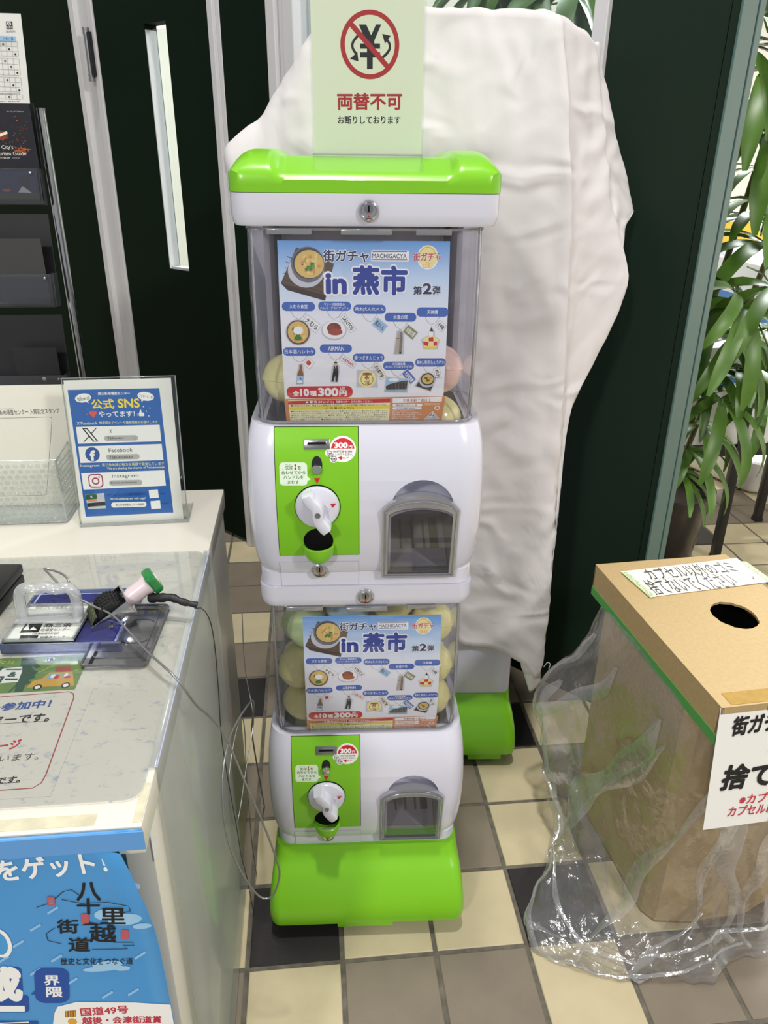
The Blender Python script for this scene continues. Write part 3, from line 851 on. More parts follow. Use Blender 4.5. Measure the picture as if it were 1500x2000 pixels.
('p','white',[-208.4,-110.2,-181.8,-107.1,-179,-115.8,-177.5,-133.8,-199.7,-134.7]),
('t','リー',-196.6,-111.1,31.3,10.3,-4.9,'dgreen2',0.06),
('t','&',-187.1,-120.2,8.7,8.5,-4.9,'dgreen2',0.05),
('t','ロー',-192.5,-128.8,26.6,11.2,-4.9,'dgreen2',0.06),
('r','white',-156.4,-97.4,7.9,7.1,0.6,-4.9),
('p','navy2',[-160.6,-94.3,-153.9,-94.2,-152.4,-100.4,-159.2,-100.5]),
('p','white',[-158.6,-98.9,-157.7,-95.8,-155.8,-99.2]),
('t','北陸「道の駅」',-136.6,-97.4,30.4,7.1,-1,'dgreen2',0.02),
('p','carY',[-165.5,-144.2,-162.8,-133.6,-155,-130.6,-150,-120.6,-126.7,-121,-119.9,-141.6,-119.5,-144.6]),
('p','sky3',[-151.2,-131.3,-148.6,-122.2,-138.8,-122.3,-138.9,-131.2]),
('p','sky3',[-137.9,-122.3,-128,-122.9,-125.4,-130.9,-135.4,-131.2]),
('p','carR',[-145,-119.5,-145.8,-110.2,-132.2,-110.6,-128.2,-120.5]),
('e','white',-144.6,-127,2.5,3.2,0),
('e','red',-140.5,-128.9,2.7,3.2,0),
('e','white',-131.8,-126.6,2,3.5,0),
('e','red',-129.6,-129.8,3.6,1.9,0),
('e','black',-154.9,-144.4,4.3,4.6,0),
('e','white',-154.9,-144.4,2.7,2.9,0),
('e','black',-127.6,-143.6,4.3,4.6,0),
('e','white',-127.6,-143.6,2.7,2.9,0),
('l','yellow3',0.6,[-161.2,-118.8,-157.1,-114.6,-153,-110.4,-146.7,-107],0),
('l','yellow3',0.6,[-133,-107.4,-128.9,-109.3,-126.3,-108.8],0),
('l','yellow3',0.6,[-125.9,-118.8,-121.3,-117.7],0)],
'SHEET_B':[
('l','carR',1.2,[-204.9,-157.3,-121.4,-154,-116.4,-157.5,-114.2,-163.7,-109.7,-268.1,-110.7,-278.1,-116.1,-283.5,-158.1,-283.7],0),
('t','ロー参加中！',-169.7,-172.3,72.4,12.6,2.3,'inkblue',0.035),
('t','スターです。',-162,-191.9,66.9,13.1,0.4,'black',0.03),
('l','black',0.5,[-183.1,-197.3,-130.7,-197.6],0),
('t','ージ',-153.8,-227.8,19.2,13.1,6.2,'red',0.04),
('t','ています。',-145,-244.8,45.1,9.2,0.1,'black',0),
('t','です。',-139.6,-272.2,20.1,8.3,1.3,'black',0.03),
('l','black',0.5,[-151.7,-275.5,-128.8,-275.8],0)],
'BANNER':[
('e','cloud',-110.8,653.5,13,4.6,0),
('e','cloud',-101.2,657.8,10.1,5.9,0),
('e','cloud',-89,652.3,11.6,3,0),
('e','cloud',-35.9,603.8,7.7,3.2,0),
('e','cloud',-29.5,605.4,4.6,4.5,0),
('e','cloud2',-55.4,574.9,10.9,7,0),
('e','cloud2',-42.3,567.3,14.1,7.1,0),
('e','cloud2',-29.2,557.4,7.9,3.4,0),
('e','cloud2',-64.2,512.1,12.9,4.6,0),
('e','cloud2',-68.2,507.5,17.8,3.6,0),
('e','cloud2',-52.1,505.4,6.5,3.1,0),
('t','をゲット！',-90.5,635.4,85.9,24.8,1.1,'white',0.03),
('p','cloud3',[-103.1,583.1,-93.4,589.9,-93.2,587.1,-103,580.3]),
('p','cloud3',[-120.4,564.1,-110.5,570.9,-110.4,568,-120.3,561.2]),
('p','cloud3',[-137.8,545.8,-127.8,552.7,-127.7,549.8,-137.7,542.8]),
('p','cloud3',[-110.2,523.6,-100,530.8,-99.9,527.7,-110,520.6]),
('p','cloud3',[-130.4,508.6,-120.1,515.8,-120,512.8,-130.3,505.5]),
('p','cloud3',[-102.5,491.8,-92.1,499.2,-92,496.1,-102.3,488.6]),
('p','cloud3',[-75.3,469.3,-64.9,477,-64.6,473.7,-75.1,466.1]),
('p','cloud3',[-52.5,470.1,-42.1,477.7,-41.9,474.5,-52.3,466.8]),
('p','cloud3',[-40.5,518.2,-30.5,525.4,-30.2,522.4,-40.3,515.1]),
('p','cloud3',[-153,528,-142.8,535.1,-142.8,532.2,-153,525]),
('p','cloud3',[-118.9,476.9,-108.4,484.5,-108.3,481.3,-118.8,473.7]),
('t','八',-66.7,603.7,19.7,22.1,-6.5,'black',0.02),
('t','十',-69.3,586.5,18.4,19.6,-6.7,'black',0.02),
('t','里',-51.4,572.6,21.1,20,-6.8,'black',0.02),
('t','街',-89.6,564.2,17.8,17.8,-7,'black',0.02),
('t','越',-62.6,552.2,22.1,22.4,-7.1,'black',0.02),
('t','道',-83.7,541,18.1,18.1,-7.3,'black',0.02),
('t','歴史と文化をつなぐ道',-72.5,517.5,60.6,8.8,-6.9,'black',0.01),
('l','black',0.7,[-110.3,590.2,-99,594,-86.2,606.1,-79.9,607.7,-72.3,597.7],0),
('l','black',0.7,[-89.2,597.4,-74.8,591.1,-53.3,589.8,-37,583.2,-36.2,577.3,-42.7,575.7],0),
('l','black',0.7,[-100.2,563.7,-108.3,557.5,-108.2,549,-98.1,543.6],0),
('l','black',0.7,[-55.5,539.9,-39.7,537.9,-38.5,534,-48.1,535.2,-44.7,530.3,-74.2,533.1],0),
('p','black',[-78.9,564.7,-71.4,567.8,-61,563.2]),
('r','stampred',-97.7,596.1,6,11.4,1.2,-6.6),
('r','stampred',-74.1,572.4,6.2,11.7,1.2,-6.9),
('r','stampred',-44.8,548.4,6.4,12.1,1.3,-7.1),
('t','三国街',-97.6,596.1,3.5,6.8,-6.6,'skyb',0),
('e','white',-147.1,550.4,9.2,18.1,0),
('e','skyb',-148,550.5,7,14.4,0),
('r','navyb',-157,501.1,37,39.7,4.7,-7.9),
('r','navyb',-159.9,471.9,43.3,23.9,4,-8.3),
('t','或',-155.4,498.3,31.9,44.9,-8,'white',0.06),
('r','white',-158,464.9,30.6,8,1,-8.4),
('r','navyb',-114.8,490.4,28.7,47.3,8.9,-8),
('p','navyb',[-126.8,488.4,-134.5,481.6,-125.9,479]),
('t','界',-113.7,497.6,13.5,14.2,-7.9,'white',0.03),
('t','隈',-114.3,482,13.8,14.4,-8.1,'white',0.03),
('p','white',[-118.7,453.7,-114.9,461.3,-97.6,465.5,-48.2,457.5,-14.1,449.2,-16.5,409.9,-125.8,426.9]),
('p','brown2',[-109.4,454.5,-100,454.2,-101.5,445,-110.9,445.3]),
('l','gold2',1,[-108.1,454.3,-109.5,445.7],0),
('l','gold2',1,[-105.8,453.9,-107.2,445.3],0),
('l','gold2',1,[-103.5,453.6,-104.9,445],0),
('l','gold2',1,[-101.2,453.3,-102.5,444.6],0),
('e','gold2',-105.6,438.4,4,5,0),
('t','国道49号',-75.8,450,42.1,11.8,-2.5,'crimson',0.03),
('t','越後・会津街道賞',-62.1,434.5,70.5,10.6,-7,'crimson',0.03),
('r','navyb',-158.6,439.7,45.9,15.2,1.6,-8.7),
('l','white',1.5,[-174.1,446.1,-143,443.5],0)],
'BINSIGN':[
('t','街ガチ',53.1,-33.8,69.5,35.3,0.7,'black',0.04),
('t','の',91.8,-84.4,16.2,17.2,-8.1,'black',0.04),
('t','捨て',61.3,-127.8,78.4,47.6,-2.1,'black',0.045),
('t','※カプセ',87.1,-172.9,58.5,18.4,-1.4,'crimson',0.02),
('t','カプセル以',81.5,-194.4,74.2,20.2,-2.7,'crimson',0.02)],
'BINRED':[
('p','crimson',[63.6,-0.4,71.2,-0.2,73.9,-11,65.8,-11.5]),
('p','crimson',[111.3,-212,129.5,-213,132.9,-226.7,113,-224.7])],
'NOTE':[
('t','カプセル以外のゴミ',788.9,319.9,169.1,41.5,5,'ink',-0),
('t','捨てないでください',770,276.2,159.8,50.6,5.4,'ink',-0),
('l','ink',0.6,[707.2,294.5,709.4,290.1,716,295.8,718.1,291.4,724.8,297.2,726.9,292.8,733.7,298.5,735.8,294.1,742.5,299.9,744.6,295.4,751.4,301.3,753.5,296.8,760.3,302.6,762.4,298.2,769.3,304,771.3,299.5,778.3,305.4,780.3,300.9,787.3,306.8,789.2,302.2,796.3,308.1,798.3,303.6,805.4,309.5,807.3,305,814.5,310.9,816.4,306.4,823.6,312.3,825.5,307.8,832.8,313.7,834.6,309.2,841.9,315.1,843.7,310.5,851.1,316.5,852.9,311.9,860.4,317.9,862.1,313.3,869.6,319.4],0),
('l','ink',0.6,[865.5,300.2,868.6,297.2,864.3,294.9],0),
('l','ink',0.6,[876.1,300.2,879.5,297.2,874.3,295],0),
('l','ink',0.6,[868.5,286.5,878.7,292.3,881.7,285.4],0),
('e','ink',887.7,288.5,1.8,2.5,0),
('e','ink',886.1,282.8,1.8,2.4,0)],
'CARD':[
('t','条地場産センター 入館記念スタンプ',-280.1,818.9,84.7,8,0.6,'black2',0.005),
('t','んじょうじばさん',-311.7,823.8,22.5,1.8,-1.2,'black2',0),
('l','black2',0.5,[-335.4,810,-253.5,810.3,-250.4,809.3,-250,806.9,-278.2,688.3,-280.8,686.5,-360,687.2],0)],
'STAMP':[
('p','black',[-194.6,-44.3,-175.9,-44.6,-174.1,-64.6,-194.1,-65]),
('p','white',[-192.7,-59.9,-191.6,-46.3,-185.8,-60.1]),
('p','white',[-185.8,-60.1,-183.7,-53.3,-177.4,-60]),
('t','燕三条',-157.5,-50.8,30.5,9.2,-0.8,'black',0.03),
('t','地場産センター',-157.5,-60.1,31.9,5.6,0.2,'black',0.01),
('t','TSUBAMESANJO',-165.7,-67.9,29,4.8,-0.1,'black',0.02),
('p','black',[-191.1,-70,-171.8,-70.8,-170.6,-79.4,-189.8,-78.9]),
('t','ものづくりのまち 燕',-174.8,-13.5,42.2,6.8,-1.1,'black',0),
('t','TSUBAMESANJO',-162,-79.9,28.1,5,0.6,'black',0.02),
('t','地場産センター',-153.3,-75.1,31.5,5.4,0.7,'black',0.01)],
'GUIDE':[
('e','ember2',-401.5,1170.7,1,0.7,0),
('e','ember2',-392.1,1198.7,0.5,0.8,0),
('e','ember2',-369.2,1205.1,0.7,0.7,0),
('e','ember',-417.1,1168.7,0.5,0.8,0),
('e','ember',-425.8,1186.2,1.1,0.5,0),
('e','ember2',-407.2,1206.9,0.4,0.4,0),
('e','ember',-385.2,1177,1.1,0.4,0),
('e','ember2',-395.6,1165.7,0.4,0.9,0),
('e','ember',-418.3,1196.2,1,0.5,0),
('e','ember2',-380.8,1184.2,1,0.5,0),
('e','ember2',-385.4,1206.7,0.5,0.5,0),
('e','ember2',-375,1201.4,0.7,0.8,0),
('e','ember2',-404,1189.9,0.6,0.8,0),
('e','ember2',-389.4,1188.5,0.7,0.9,0),
('e','ember',-414.4,1220.5,1.1,0.9,0),
('e','ember2',-391.2,1206.5,0.4,0.5,0),
('e','ember',-391,1196.7,0.8,0.4,0),
('e','ember',-420.2,1216.7,0.4,0.6,0),
('e','ember2',-424.5,1210,0.9,0.5,0),
('e','ember2',-421.1,1208.5,1,0.7,0),
('e','ember',-387.6,1186.1,1.1,0.8,0),
('e','ember',-398.1,1183.7,0.9,0.7,0),
('e','ember2',-423.6,1174.3,0.7,0.4,0),
('e','ember',-423.6,1171.6,0.8,0.7,0),
('e','ember2',-376.4,1205.7,0.7,0.6,0),
('e','ember',-414.4,1184.5,0.6,0.8,0),
('e','ember',-423.5,1174.1,1,0.5,0),
('e','ember',-403.3,1182.1,0.5,0.8,0),
('e','ember2',-405.2,1214.5,0.8,0.5,0),
('e','ember2',-397.1,1170.6,0.6,0.7,0),
('e','ember2',-388.4,1222.7,0.8,0.5,0),
('e','ember2',-382.5,1196.8,1,0.8,0),
('e','ember',-380.8,1171.8,1.1,0.7,0),
('e','ember',-393.6,1193.7,1.1,0.5,0),
('e','ember',-412.9,1222,0.8,0.8,0),
('e','ember',-428.4,1184.4,0.6,0.7,0),
('e','ember',-383.6,1218.1,1.1,0.8,0),
('e','ember',-421.2,1211.1,0.6,0.9,0),
('e','ember',-430.3,1183.1,0.5,0.5,0),
('e','ember2',-378.7,1207.4,0.7,0.7,0),
('e','ember',-418.4,1195.4,0.4,0.6,0),
('e','ember2',-393.5,1208.2,0.5,0.7,0),
('e','ember2',-412.8,1223.5,1,0.8,0),
('e','ember2',-414,1170.6,1.1,0.9,0),
('e','ember2',-411.2,1187.9,0.6,0.6,0),
('e','ember',-406.3,1188.6,0.9,0.7,0),
('e','ember2',-429.3,1165.7,0.5,0.4,0),
('e','ember',-371.3,1210.2,0.5,0.7,0),
('e','ember',-385.4,1224.4,0.8,0.5,0),
('e','ember',-418.3,1174.5,0.5,0.9,0),
('e','ember2',-378.7,1190.6,0.5,0.8,0),
('e','ember',-378.8,1180.7,1,0.8,0),
('e','ember',-414.3,1189.5,0.9,0.8,0),
('e','ember2',-367.3,1215.6,0.9,0.4,0),
('e','ember',-375,1184.5,1.1,0.4,0),
('e','ember2',-389.3,1185.3,1,0.4,0),
('e','ember',-380.8,1201.8,0.8,0.6,0),
('e','ember2',-410.3,1180.5,1,0.8,0),
('e','ember',-416.3,1203.4,0.6,0.5,0),
('e','ember',-375.7,1184.9,0.7,0.6,0),
('l','ember',0.8,[-394,1173.5,-368.1,1170.7],0),
('l','ember',0.8,[-382.3,1175.8,-391.8,1169.2],0),
('l','ember',0.8,[-378.8,1172.6,-381.8,1162.4],0),
('l','ember',0.8,[-372.8,1167.6,-373.3,1170.8],0),
('l','ember',0.8,[-371.2,1169.6,-385,1172.4],0),
('l','ember',0.8,[-378.8,1171.3,-376.3,1162.7],0),
('l','ember',0.8,[-377.9,1173.8,-386.7,1166.1],0),
('l','ember',0.8,[-395.2,1175.1,-391.4,1165.2],0),
('l','ember',0.8,[-396.5,1167,-388.5,1168.9],0),
('l','ember',0.8,[-397.3,1168.8,-384.6,1170],0),
('l','ember',0.8,[-382.1,1169.4,-391.9,1165.9],0),
('l','ember',0.8,[-391.7,1168,-380.6,1168.5],0),
('e','ember2',-415.7,1193.3,11.3,7.1,0),
('p','ivory',[-429.1,1192.2,-405,1200.4,-402.8,1196.9,-426.2,1187.9]),
('t','City’s',-408.7,1173.4,20.5,7.8,0.6,'ivory',0),
('t','ourism Guide',-404.2,1163.8,53.6,6.4,0.6,'ivory',0),
('t','燕三条市',-419.7,1156.1,25.7,3.7,0.5,'ivory',0),
('l','grey2',0.6,[-404,1156.2,-389.7,1156.3],0),
('t','the City of Craftsmen',-384,1232.1,29.9,2.8,0.8,'grey2',0),
('p','nightb',[-448.6,1132.4,-355.2,1135,-360,1096.3,-456,1095.7]),
('p','grassn',[-456,1095.7,-360.9,1097.2,-362.3,1086.9,-457.9,1086.4]),
('p','ivory',[-393.5,1110,-378.8,1096.7,-403.9,1097.9]),
('e','ember',-424,1101.5,7.7,2.6,0),
('p','black2',[-394.5,1125.5,-380.3,1129.3,-381.8,1099.9,-397.2,1110.9])],
'TIMETABLE':[
('p','black2',[-371.1,1369.2,-361,1369.4,-362.2,1358.4,-372.6,1358.2]),
('e','white',-366.6,1365.9,3.2,2.9,0),
('t','i',-366.6,1365.9,1.8,3.7,1.3,'black2',0.03),
('t','有人案内所',-367.1,1360.8,10,3.5,1.3,'white',0),
('t','案内所',-366.5,1354.6,16.1,3.5,1.3,'grey',0),
('p','sky2',[-405.1,1348,-359.8,1347.4,-360.1,1339.5,-406.7,1340.1]),
('t','八木ヶ鼻',-373,1343.7,17.9,6,1.2,'navy2',0),
('l','grey',0.4,[-406.6,1340.9,-359.4,1339.7],0),
('l','grey',0.4,[-408,1333.5,-360.3,1332.3],0),
('l','grey',0.4,[-409.5,1326.2,-361.1,1324.9],0),
('l','grey',0.4,[-411,1318.8,-362,1317.5],0),
('l','grey',0.4,[-387.2,1339.7,-389.3,1317.6],0),
('l','grey',0.4,[-377.7,1339.9,-379.8,1317.8],0),
('l','grey',0.4,[-368.2,1340.1,-370.2,1318],0),
('l','grey',0.4,[-358.7,1340.3,-360.6,1318.1],0),
('l','grey',0.4,[-411.8,1315.2,-362.5,1313.9],0),
('l','grey',0.4,[-413.5,1306.8,-363.5,1305.5],0),
('l','grey',0.4,[-415.2,1298.4,-364.5,1297.1],0),
('l','grey',0.4,[-416.9,1289.9,-365.5,1288.6],0),
('l','grey',0.4,[-389.7,1314,-392.1,1288.7],0),
('l','grey',0.4,[-380.1,1314.2,-382.4,1288.9],0),
('l','grey',0.4,[-370.5,1314.4,-372.8,1289.1],0),
('l','grey',0.4,[-360.9,1314.6,-363.1,1289.3],0),
('l','grey',0.4,[-417.5,1286.6,-365.9,1285.3],0),
('l','grey',0.4,[-419,1279.2,-366.8,1277.8],0),
('l','grey',0.4,[-420.6,1271.8,-367.7,1270.3],0),
('l','grey',0.4,[-422.1,1264.3,-368.6,1262.8],0),
('l','grey',0.4,[-392.4,1285.4,-394.5,1263.1],0),
('l','grey',0.4,[-382.7,1285.6,-384.8,1263.2],0),
('l','grey',0.4,[-373.1,1285.8,-375.1,1263.4],0),
('l','grey',0.4,[-363.4,1286,-365.3,1263.5],0),
('l','grey',0.4,[-422.9,1260.1,-369.2,1258.6],0),
('l','grey',0.4,[-424.5,1252.6,-370.1,1251.1],0),
('l','grey',0.4,[-394.9,1258.9,-395.7,1251.3],0),
('l','grey',0.4,[-385.2,1259,-385.9,1251.5],0),
('l','grey',0.4,[-375.5,1259.2,-376.1,1251.6],0),
('l','grey',0.4,[-365.7,1259.3,-366.4,1251.8],0),
('e','black2',-383,1335.7,1.6,1.5,0),
('e','black2',-374.4,1328.3,1.6,1.5,0),
('e','black2',-365.5,1320.9,1.6,1.5,0),
('e','black2',-384.9,1310.4,1.6,1.5,0),
('e','black2',-376.3,1301.6,1.6,1.5,0),
('e','black2',-367.7,1292.5,1.6,1.5,0),
('e','black2',-387,1281.4,1.6,1.5,0),
('e','black2',-378.3,1273.5,1.6,1.5,0),
('e','black2',-369.6,1265.6,1.7,1.5,0),
('e','black2',-389.2,1255.1,1.7,1.5,0),
('t','※乗車方法等は変更となる場合があります',-396,1260,54.1,2,0.9,'black2',0),
('t','お問い合わせ',-393.3,1248,42.4,1.7,0.9,'black2',0)]}

# ------------------------------------------------------------------ printed matter (lettering and pictures), all measured on the sheets in millimetres
TEXTM = {}


def prepare_text():
    need = sorted({it[1] for L in PRINTS.values() for it in L if it[0] == 't'})
    obs = []
    for body in need:
        c = bpy.data.curves.new('lettering', 'FONT')
        c.body = body
        c.size = 1
        c.resolution_u = 3
        o = bpy.data.objects.new('lettering', c)
        COL.objects.link(o)
        obs.append((body, o))
    bpy.context.view_layer.update()
    dg = bpy.context.evaluated_depsgraph_get()
    for key, o in obs:
        e = o.evaluated_get(dg)
        me = e.to_mesh()
        V = [(v.co.x, v.co.y) for v in me.vertices]
        F = [tuple(p.vertices) for p in me.polygons]
        e.to_mesh_clear()
        x0, x1 = min(v[0] for v in V), max(v[0] for v in V)
        y0, y1 = min(v[1] for v in V), max(v[1] for v in V)
        TEXTM[key] = ([(x - (x0 + x1) / 2, y - (y0 + y1) / 2) for x, y in V], F, x1 - x0, max(y1 - y0, 0.15))
    for _, o in obs:
        c = o.data
        bpy.data.objects.remove(o)
        bpy.data.curves.remove(c)


def shape2d(it):
    """-> verts, faces, ink, grow"""
    k = it[0]
    if k == 't':
        _, body, cx, cy, w, h, ang, col, off = it
        V0, F0, tw, th = TEXTM[body]
        nb = off if off <= 0.055 else 0.035
        sx, sy = w / (tw + 2 * nb), h / (th + 2 * nb)
        c, s_ = math.cos(math.radians(ang)), math.sin(math.radians(ang))
        # heavier weights: the glyph struck several times around its centre
        if off < 0.004:
            sh = [(0, 0)]
        else:
            n = 4 if off < 0.018 else (8 if off < 0.055 else 14)
            sh = [(off * math.cos(2 * PI * q / n + 0.4), off * math.sin(2 * PI * q / n + 0.4)) for q in range(n)]
            if off >= 0.03:
                sh += [(off * 0.5 * math.cos(2 * PI * q / 5), off * 0.5 * math.sin(2 * PI * q / 5)) for q in range(5)]
        V, F = [], []
        for q_, (dx, dy_) in enumerate(sh):
            k0 = len(V)
            V += [(cx + (x + dx) * sx * c - (y + dy_) * sy * s_, cy + (x + dx) * sx * s_ + (y + dy_) * sy * c, q_ * 0.006) for x, y in V0]
            F += [tuple(k0 + j for j in f) for f in F0]
        return V, F, col
    if k == 'p':
        q = it[2]
        pts = [(q[i], q[i + 1]) for i in range(0, len(q), 2)]
        return pts, [tuple(t) for t in tessellate_polygon([[Vector((a, b, 0)) for a, b in pts]])], it[1]
    if k == 'e':
        pts = ering(it[2], it[3], it[4], it[5], 26 if max(it[4], it[5]) < 8 else 56, it[6])
        return pts, [tuple(range(len(pts)))], it[1]
    if k == 'r':
        _, col, cx, cy, w, h, rad, ang = it
        rad = min(rad, h * 0.49, w * 0.49)
        c, s_ = math.cos(math.radians(ang)), math.sin(math.radians(ang))
        pts = [(cx + x * c - y * s_, cy + x * s_ + y * c) for x, y in rrect(-w / 2, w / 2, -h / 2, h / 2, max(rad, 0.01), 5)]
        return pts, [tuple(range(len(pts)))], col
    if k == 'l':
        _, col, wd, q, closed = it
        pts = [Vector((q[i], q[i + 1])) for i in range(0, len(q), 2)]
        n = len(pts)
        V = []
        for i, p in enumerate(pts):
            a = pts[(i - 1) % n] if (closed or i) else p
            b = pts[(i + 1) % n] if (closed or i < n - 1) else p
            d = (b - a)
            d = d.normalized() if d.length > 1e-6 else Vector((1, 0))
            nn = Vector((-d.y, d.x)) * wd / 2
            V += [tuple(p + nn), tuple(p - nn)]
        F = [(2 * i, 2 * i + 1, 2 * ((i + 1) % n) + 1, 2 * ((i + 1) % n)) for i in range(n if closed else n - 1)]
        return V, F, col


def build_print(name, key, parent, fn, cuts=None, step=0.06, clip=None, base=1):
    """fn(x_mm, y_mm, lift_mm) -> local point. Overlapping inks are stacked a few hundredths of a millimetre apart."""
    mb = MB()
    boxes = []
    for it in PRINTS[key]:
        V, F, col = shape2d(it)
        V = [v if len(v) == 3 else (v[0], v[1], 0.0) for v in V]
        bx = (min(v[0] for v in V), min(v[1] for v in V), max(v[0] for v in V), max(v[1] for v in V))
        lay = base * step
        for b, l in boxes:
            if l >= lay - step and b[0] < bx[2] and b[2] > bx[0] and b[1] < bx[3] and b[3] > bx[1]:
                lay = l + step * 0.7
        boxes.append((bx, lay + max(v[2] for v in V)))
        mb.add([(v[0], v[1], lay + v[2]) for v in V], F, ink(col))
    me = bpy.data.meshes.new(name)
    me.from_pydata(mb.v, [], mb.f)
    for m in mb.mats:
        me.materials.append(m)
    me.polygons.foreach_set('material_index', mb.mi)
    bm = bmesh.new()
    bm.from_mesh(me)
    for c in (cuts or []):
        bmesh.ops.bisect_plane(bm, geom=bm.verts[:] + bm.edges[:] + bm.faces[:], dist=1e-5, plane_co=(0, c, 0), plane_no=(0, 1, 0))
    for co, no in (clip or []):
        bmesh.ops.bisect_plane(bm, geom=bm.verts[:] + bm.edges[:] + bm.faces[:], dist=1e-5, plane_co=co, plane_no=no, clear_outer=True)
    for v in bm.verts:
        v.co = fn(v.co.x, v.co.y, v.co.z)
    bm.to_mesh(me)
    bm.free()
    return link(name, me, parent)


prepare_text()

# ------------------------------------------------------------------ floor: 150 mm tiles in a grout bed
T = 0.15
M_grout = pmat('dirty_grout', '6f6a60', 0.85, spec=0.2, var=0.45, vscale=40, bump=0.3, bscale=120)
M_tile = dict(b=pmat('beige_tile', 'bfb393', 0.5, spec=0.35, var=0.10, vscale=14, bump=0.12, bscale=260),
              g=pmat('grey_brown_tile', '7d7365', 0.5, spec=0.35, var=0.12, vscale=14, bump=0.12, bscale=260),
              k=pmat('black_tile', '2b2829', 0.45, spec=0.35, var=0.15, vscale=10, bump=0.12, bscale=260))
fl = struct(MB().box(-3.0, 4.5, -2.4, 5.5, -0.06, -0.002, M_grout).obj('floor', smooth=0))
KNOWN = {(-1, -1): 'g', (0, -1): 'b', (1, -1): 'g', (2, -1): 'g', (3, -1): 'b', (4, -1): 'g', (5, -1): 'g', (-1, 0): 'b', (0, 0): 'k', (1, 0): 'b', (2, 0): 'b', (3, 0): 'k',
         (4, 0): 'b', (5, 0): 'g', (0, 1): 'b', (-1, 1): 'g', (1, 1): 'g', (2, 1): 'g', (3, 1): 'b', (4, 1): 'g', (-1, 2): 'g', (0, 2): 'g', (2, 2): 'g', (3, 2): 'b', (4, 2): 'g',
         (0, 3): 'b', (-1, 3): 'b', (2, 3): 'g', (3, 3): 'k', (4, 3): 'b', (5, 3): 'b', (-1, 4): 'k', (3, 4): 'g', (4, 4): 'g', (-1, 5): 'g', (0, 5): 'g', (-1, 6): 'b', (0, 6): 'b',
         (-1, 7): 'g', (-1, 8): 'g', (-1, 9): 'b', (-2, 9): 'b', (-1, 10): 'g', (9, 9): 'k', (9, 10): 'b', (10, 9): 'b', (11, 9): 'b', (10, 10): 'g', (11, 10): 'g', (10, 11): 'g',
         (11, 11): 'g', (12, 11): 'b', (10, 12): 'b', (11, 12): 'b', (9, 8): 'b', (10, 8): 'b', (11, 8): 'g', (12, 10): 'g', (12, 9): 'b'}
TM = {}
for k in 'bgk':
    bm = bmesh.new()
    bmesh.ops.create_cube(bm, size=1.0)
    for v in bm.verts:
        v.co = Vector((v.co.x * 0.1425, v.co.y * 0.1425, (v.co.z - 0.5) * 0.012))
    bmesh.ops.bevel(bm, geom=[e for e in bm.edges if all(v.co.z > -0.001 for v in e.verts)], offset=0.0012, segments=1, affect='EDGES')
    me = bpy.data.meshes.new('tile')
    bm.to_mesh(me)
    bm.free()
    me.materials.append(M_tile[k])
    TM[k] = me
rnd = random.Random(7)
far = MB()
for i in range(-19, 30):
    for j in range(-15, 36):
        k = KNOWN.get((i, j)) or rnd.choice('bbbggggk')
        cx, cy = (i + 0.5) * T, (j + 0.5) * T
        near = -3 <= i <= 13 and -3 <= j <= 13
        if near:
            o = link('tile', TM[k], fl, (cx, cy, 0.0))
            o.rotation_euler = (rnd.uniform(-0.002, 0.002), rnd.uniform(-0.002, 0.002), rnd.choice((0, PI / 2, PI)))
        else:
            far.add([(cx - 0.071, cy - 0.071, 0), (cx + 0.071, cy - 0.071, 0), (cx + 0.071, cy + 0.071, 0), (cx - 0.071, cy + 0.071, 0)], [(0, 1, 2, 3)], M_tile[k])
o = far.obj('far_tiling', fl, smooth=0)
o['kind'] = 'stuff'

# ------------------------------------------------------------------ the diagonal partition wall: local x along the wall, local y away from the visitor
WL = (0.605, 0.748, 0.0)
WA = math.atan2(-0.7235, 0.69)


def wall(name, mb, smooth=0):
    return struct(mb.obj(name, None, WL, (0, 0, WA), smooth=smooth))


HT = 2.7
wall('wall_left', MB().box(-4.0, -1.66, 0.0, 0.08, 0, HT, M_wallgreen_shade))
t1 = MB().box(-1.66, -1.632, -0.012, 0.08, 0, HT, M_frame, 0.002).box(-1.632, -1.572, 0.004, 0.08, 0, HT, M_frame).box(-1.572, -1.545, -0.006, 0.08, 0, HT, M_frame, 0.002)
wall('trim_1', t1)
dr = MB()
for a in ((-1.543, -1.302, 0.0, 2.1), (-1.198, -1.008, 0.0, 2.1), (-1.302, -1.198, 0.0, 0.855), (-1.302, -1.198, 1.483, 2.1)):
    dr.box(a[0], a[1], 0.0, 0.042, a[2] + 0.012, a[3], M_wallgreen_shade)
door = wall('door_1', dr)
MB().box(-1.302, -1.198, 0.022, 0.028, 0.855, 1.483, M_glass).obj('pane', door, smooth=0)
MB().box(-1.302, -1.299, 0.004, 0.038, 0.855, 1.483, M_frame).box(-1.29, -1.198, 0.004, 0.038, 0.855, 0.862, M_frame).obj('pane_bead', door, smooth=0)
for z in (1.375, 0.25):
    h = MB().tube([(-1.578, -0.012, z), (-1.578, -0.012, z + 0.133)], 0.0085, M_steel, 14)
    for q in (0.0, 0.012, 0.121, 0.131):
        h.tube([(-1.578, -0.012, z + q - 0.003), (-1.578, -0.012, z + q + 0.004)], 0.0098, M_steel, 14)
    h.box(-1.57, -1.558, -0.016, -0.004, z + 0.01, z + 0.123, M_dark)
    h.obj('hinge', door, smooth=40)
wall('trim_2', MB().box(-1.006, -0.985, -0.012, 0.08, 0, HT, M_frame, 0.002).box(-0.985, -0.97, -0.002, 0.08, 0, HT, M_frame, 0.002))
wall('wall_middle', MB().box(-0.97, -0.786, 0, 0.08, 0, HT, M_wallgreen_shade).box(-0.786, 0.082, 0, 0.08, 0, 0.82, M_wallgreen_shade))
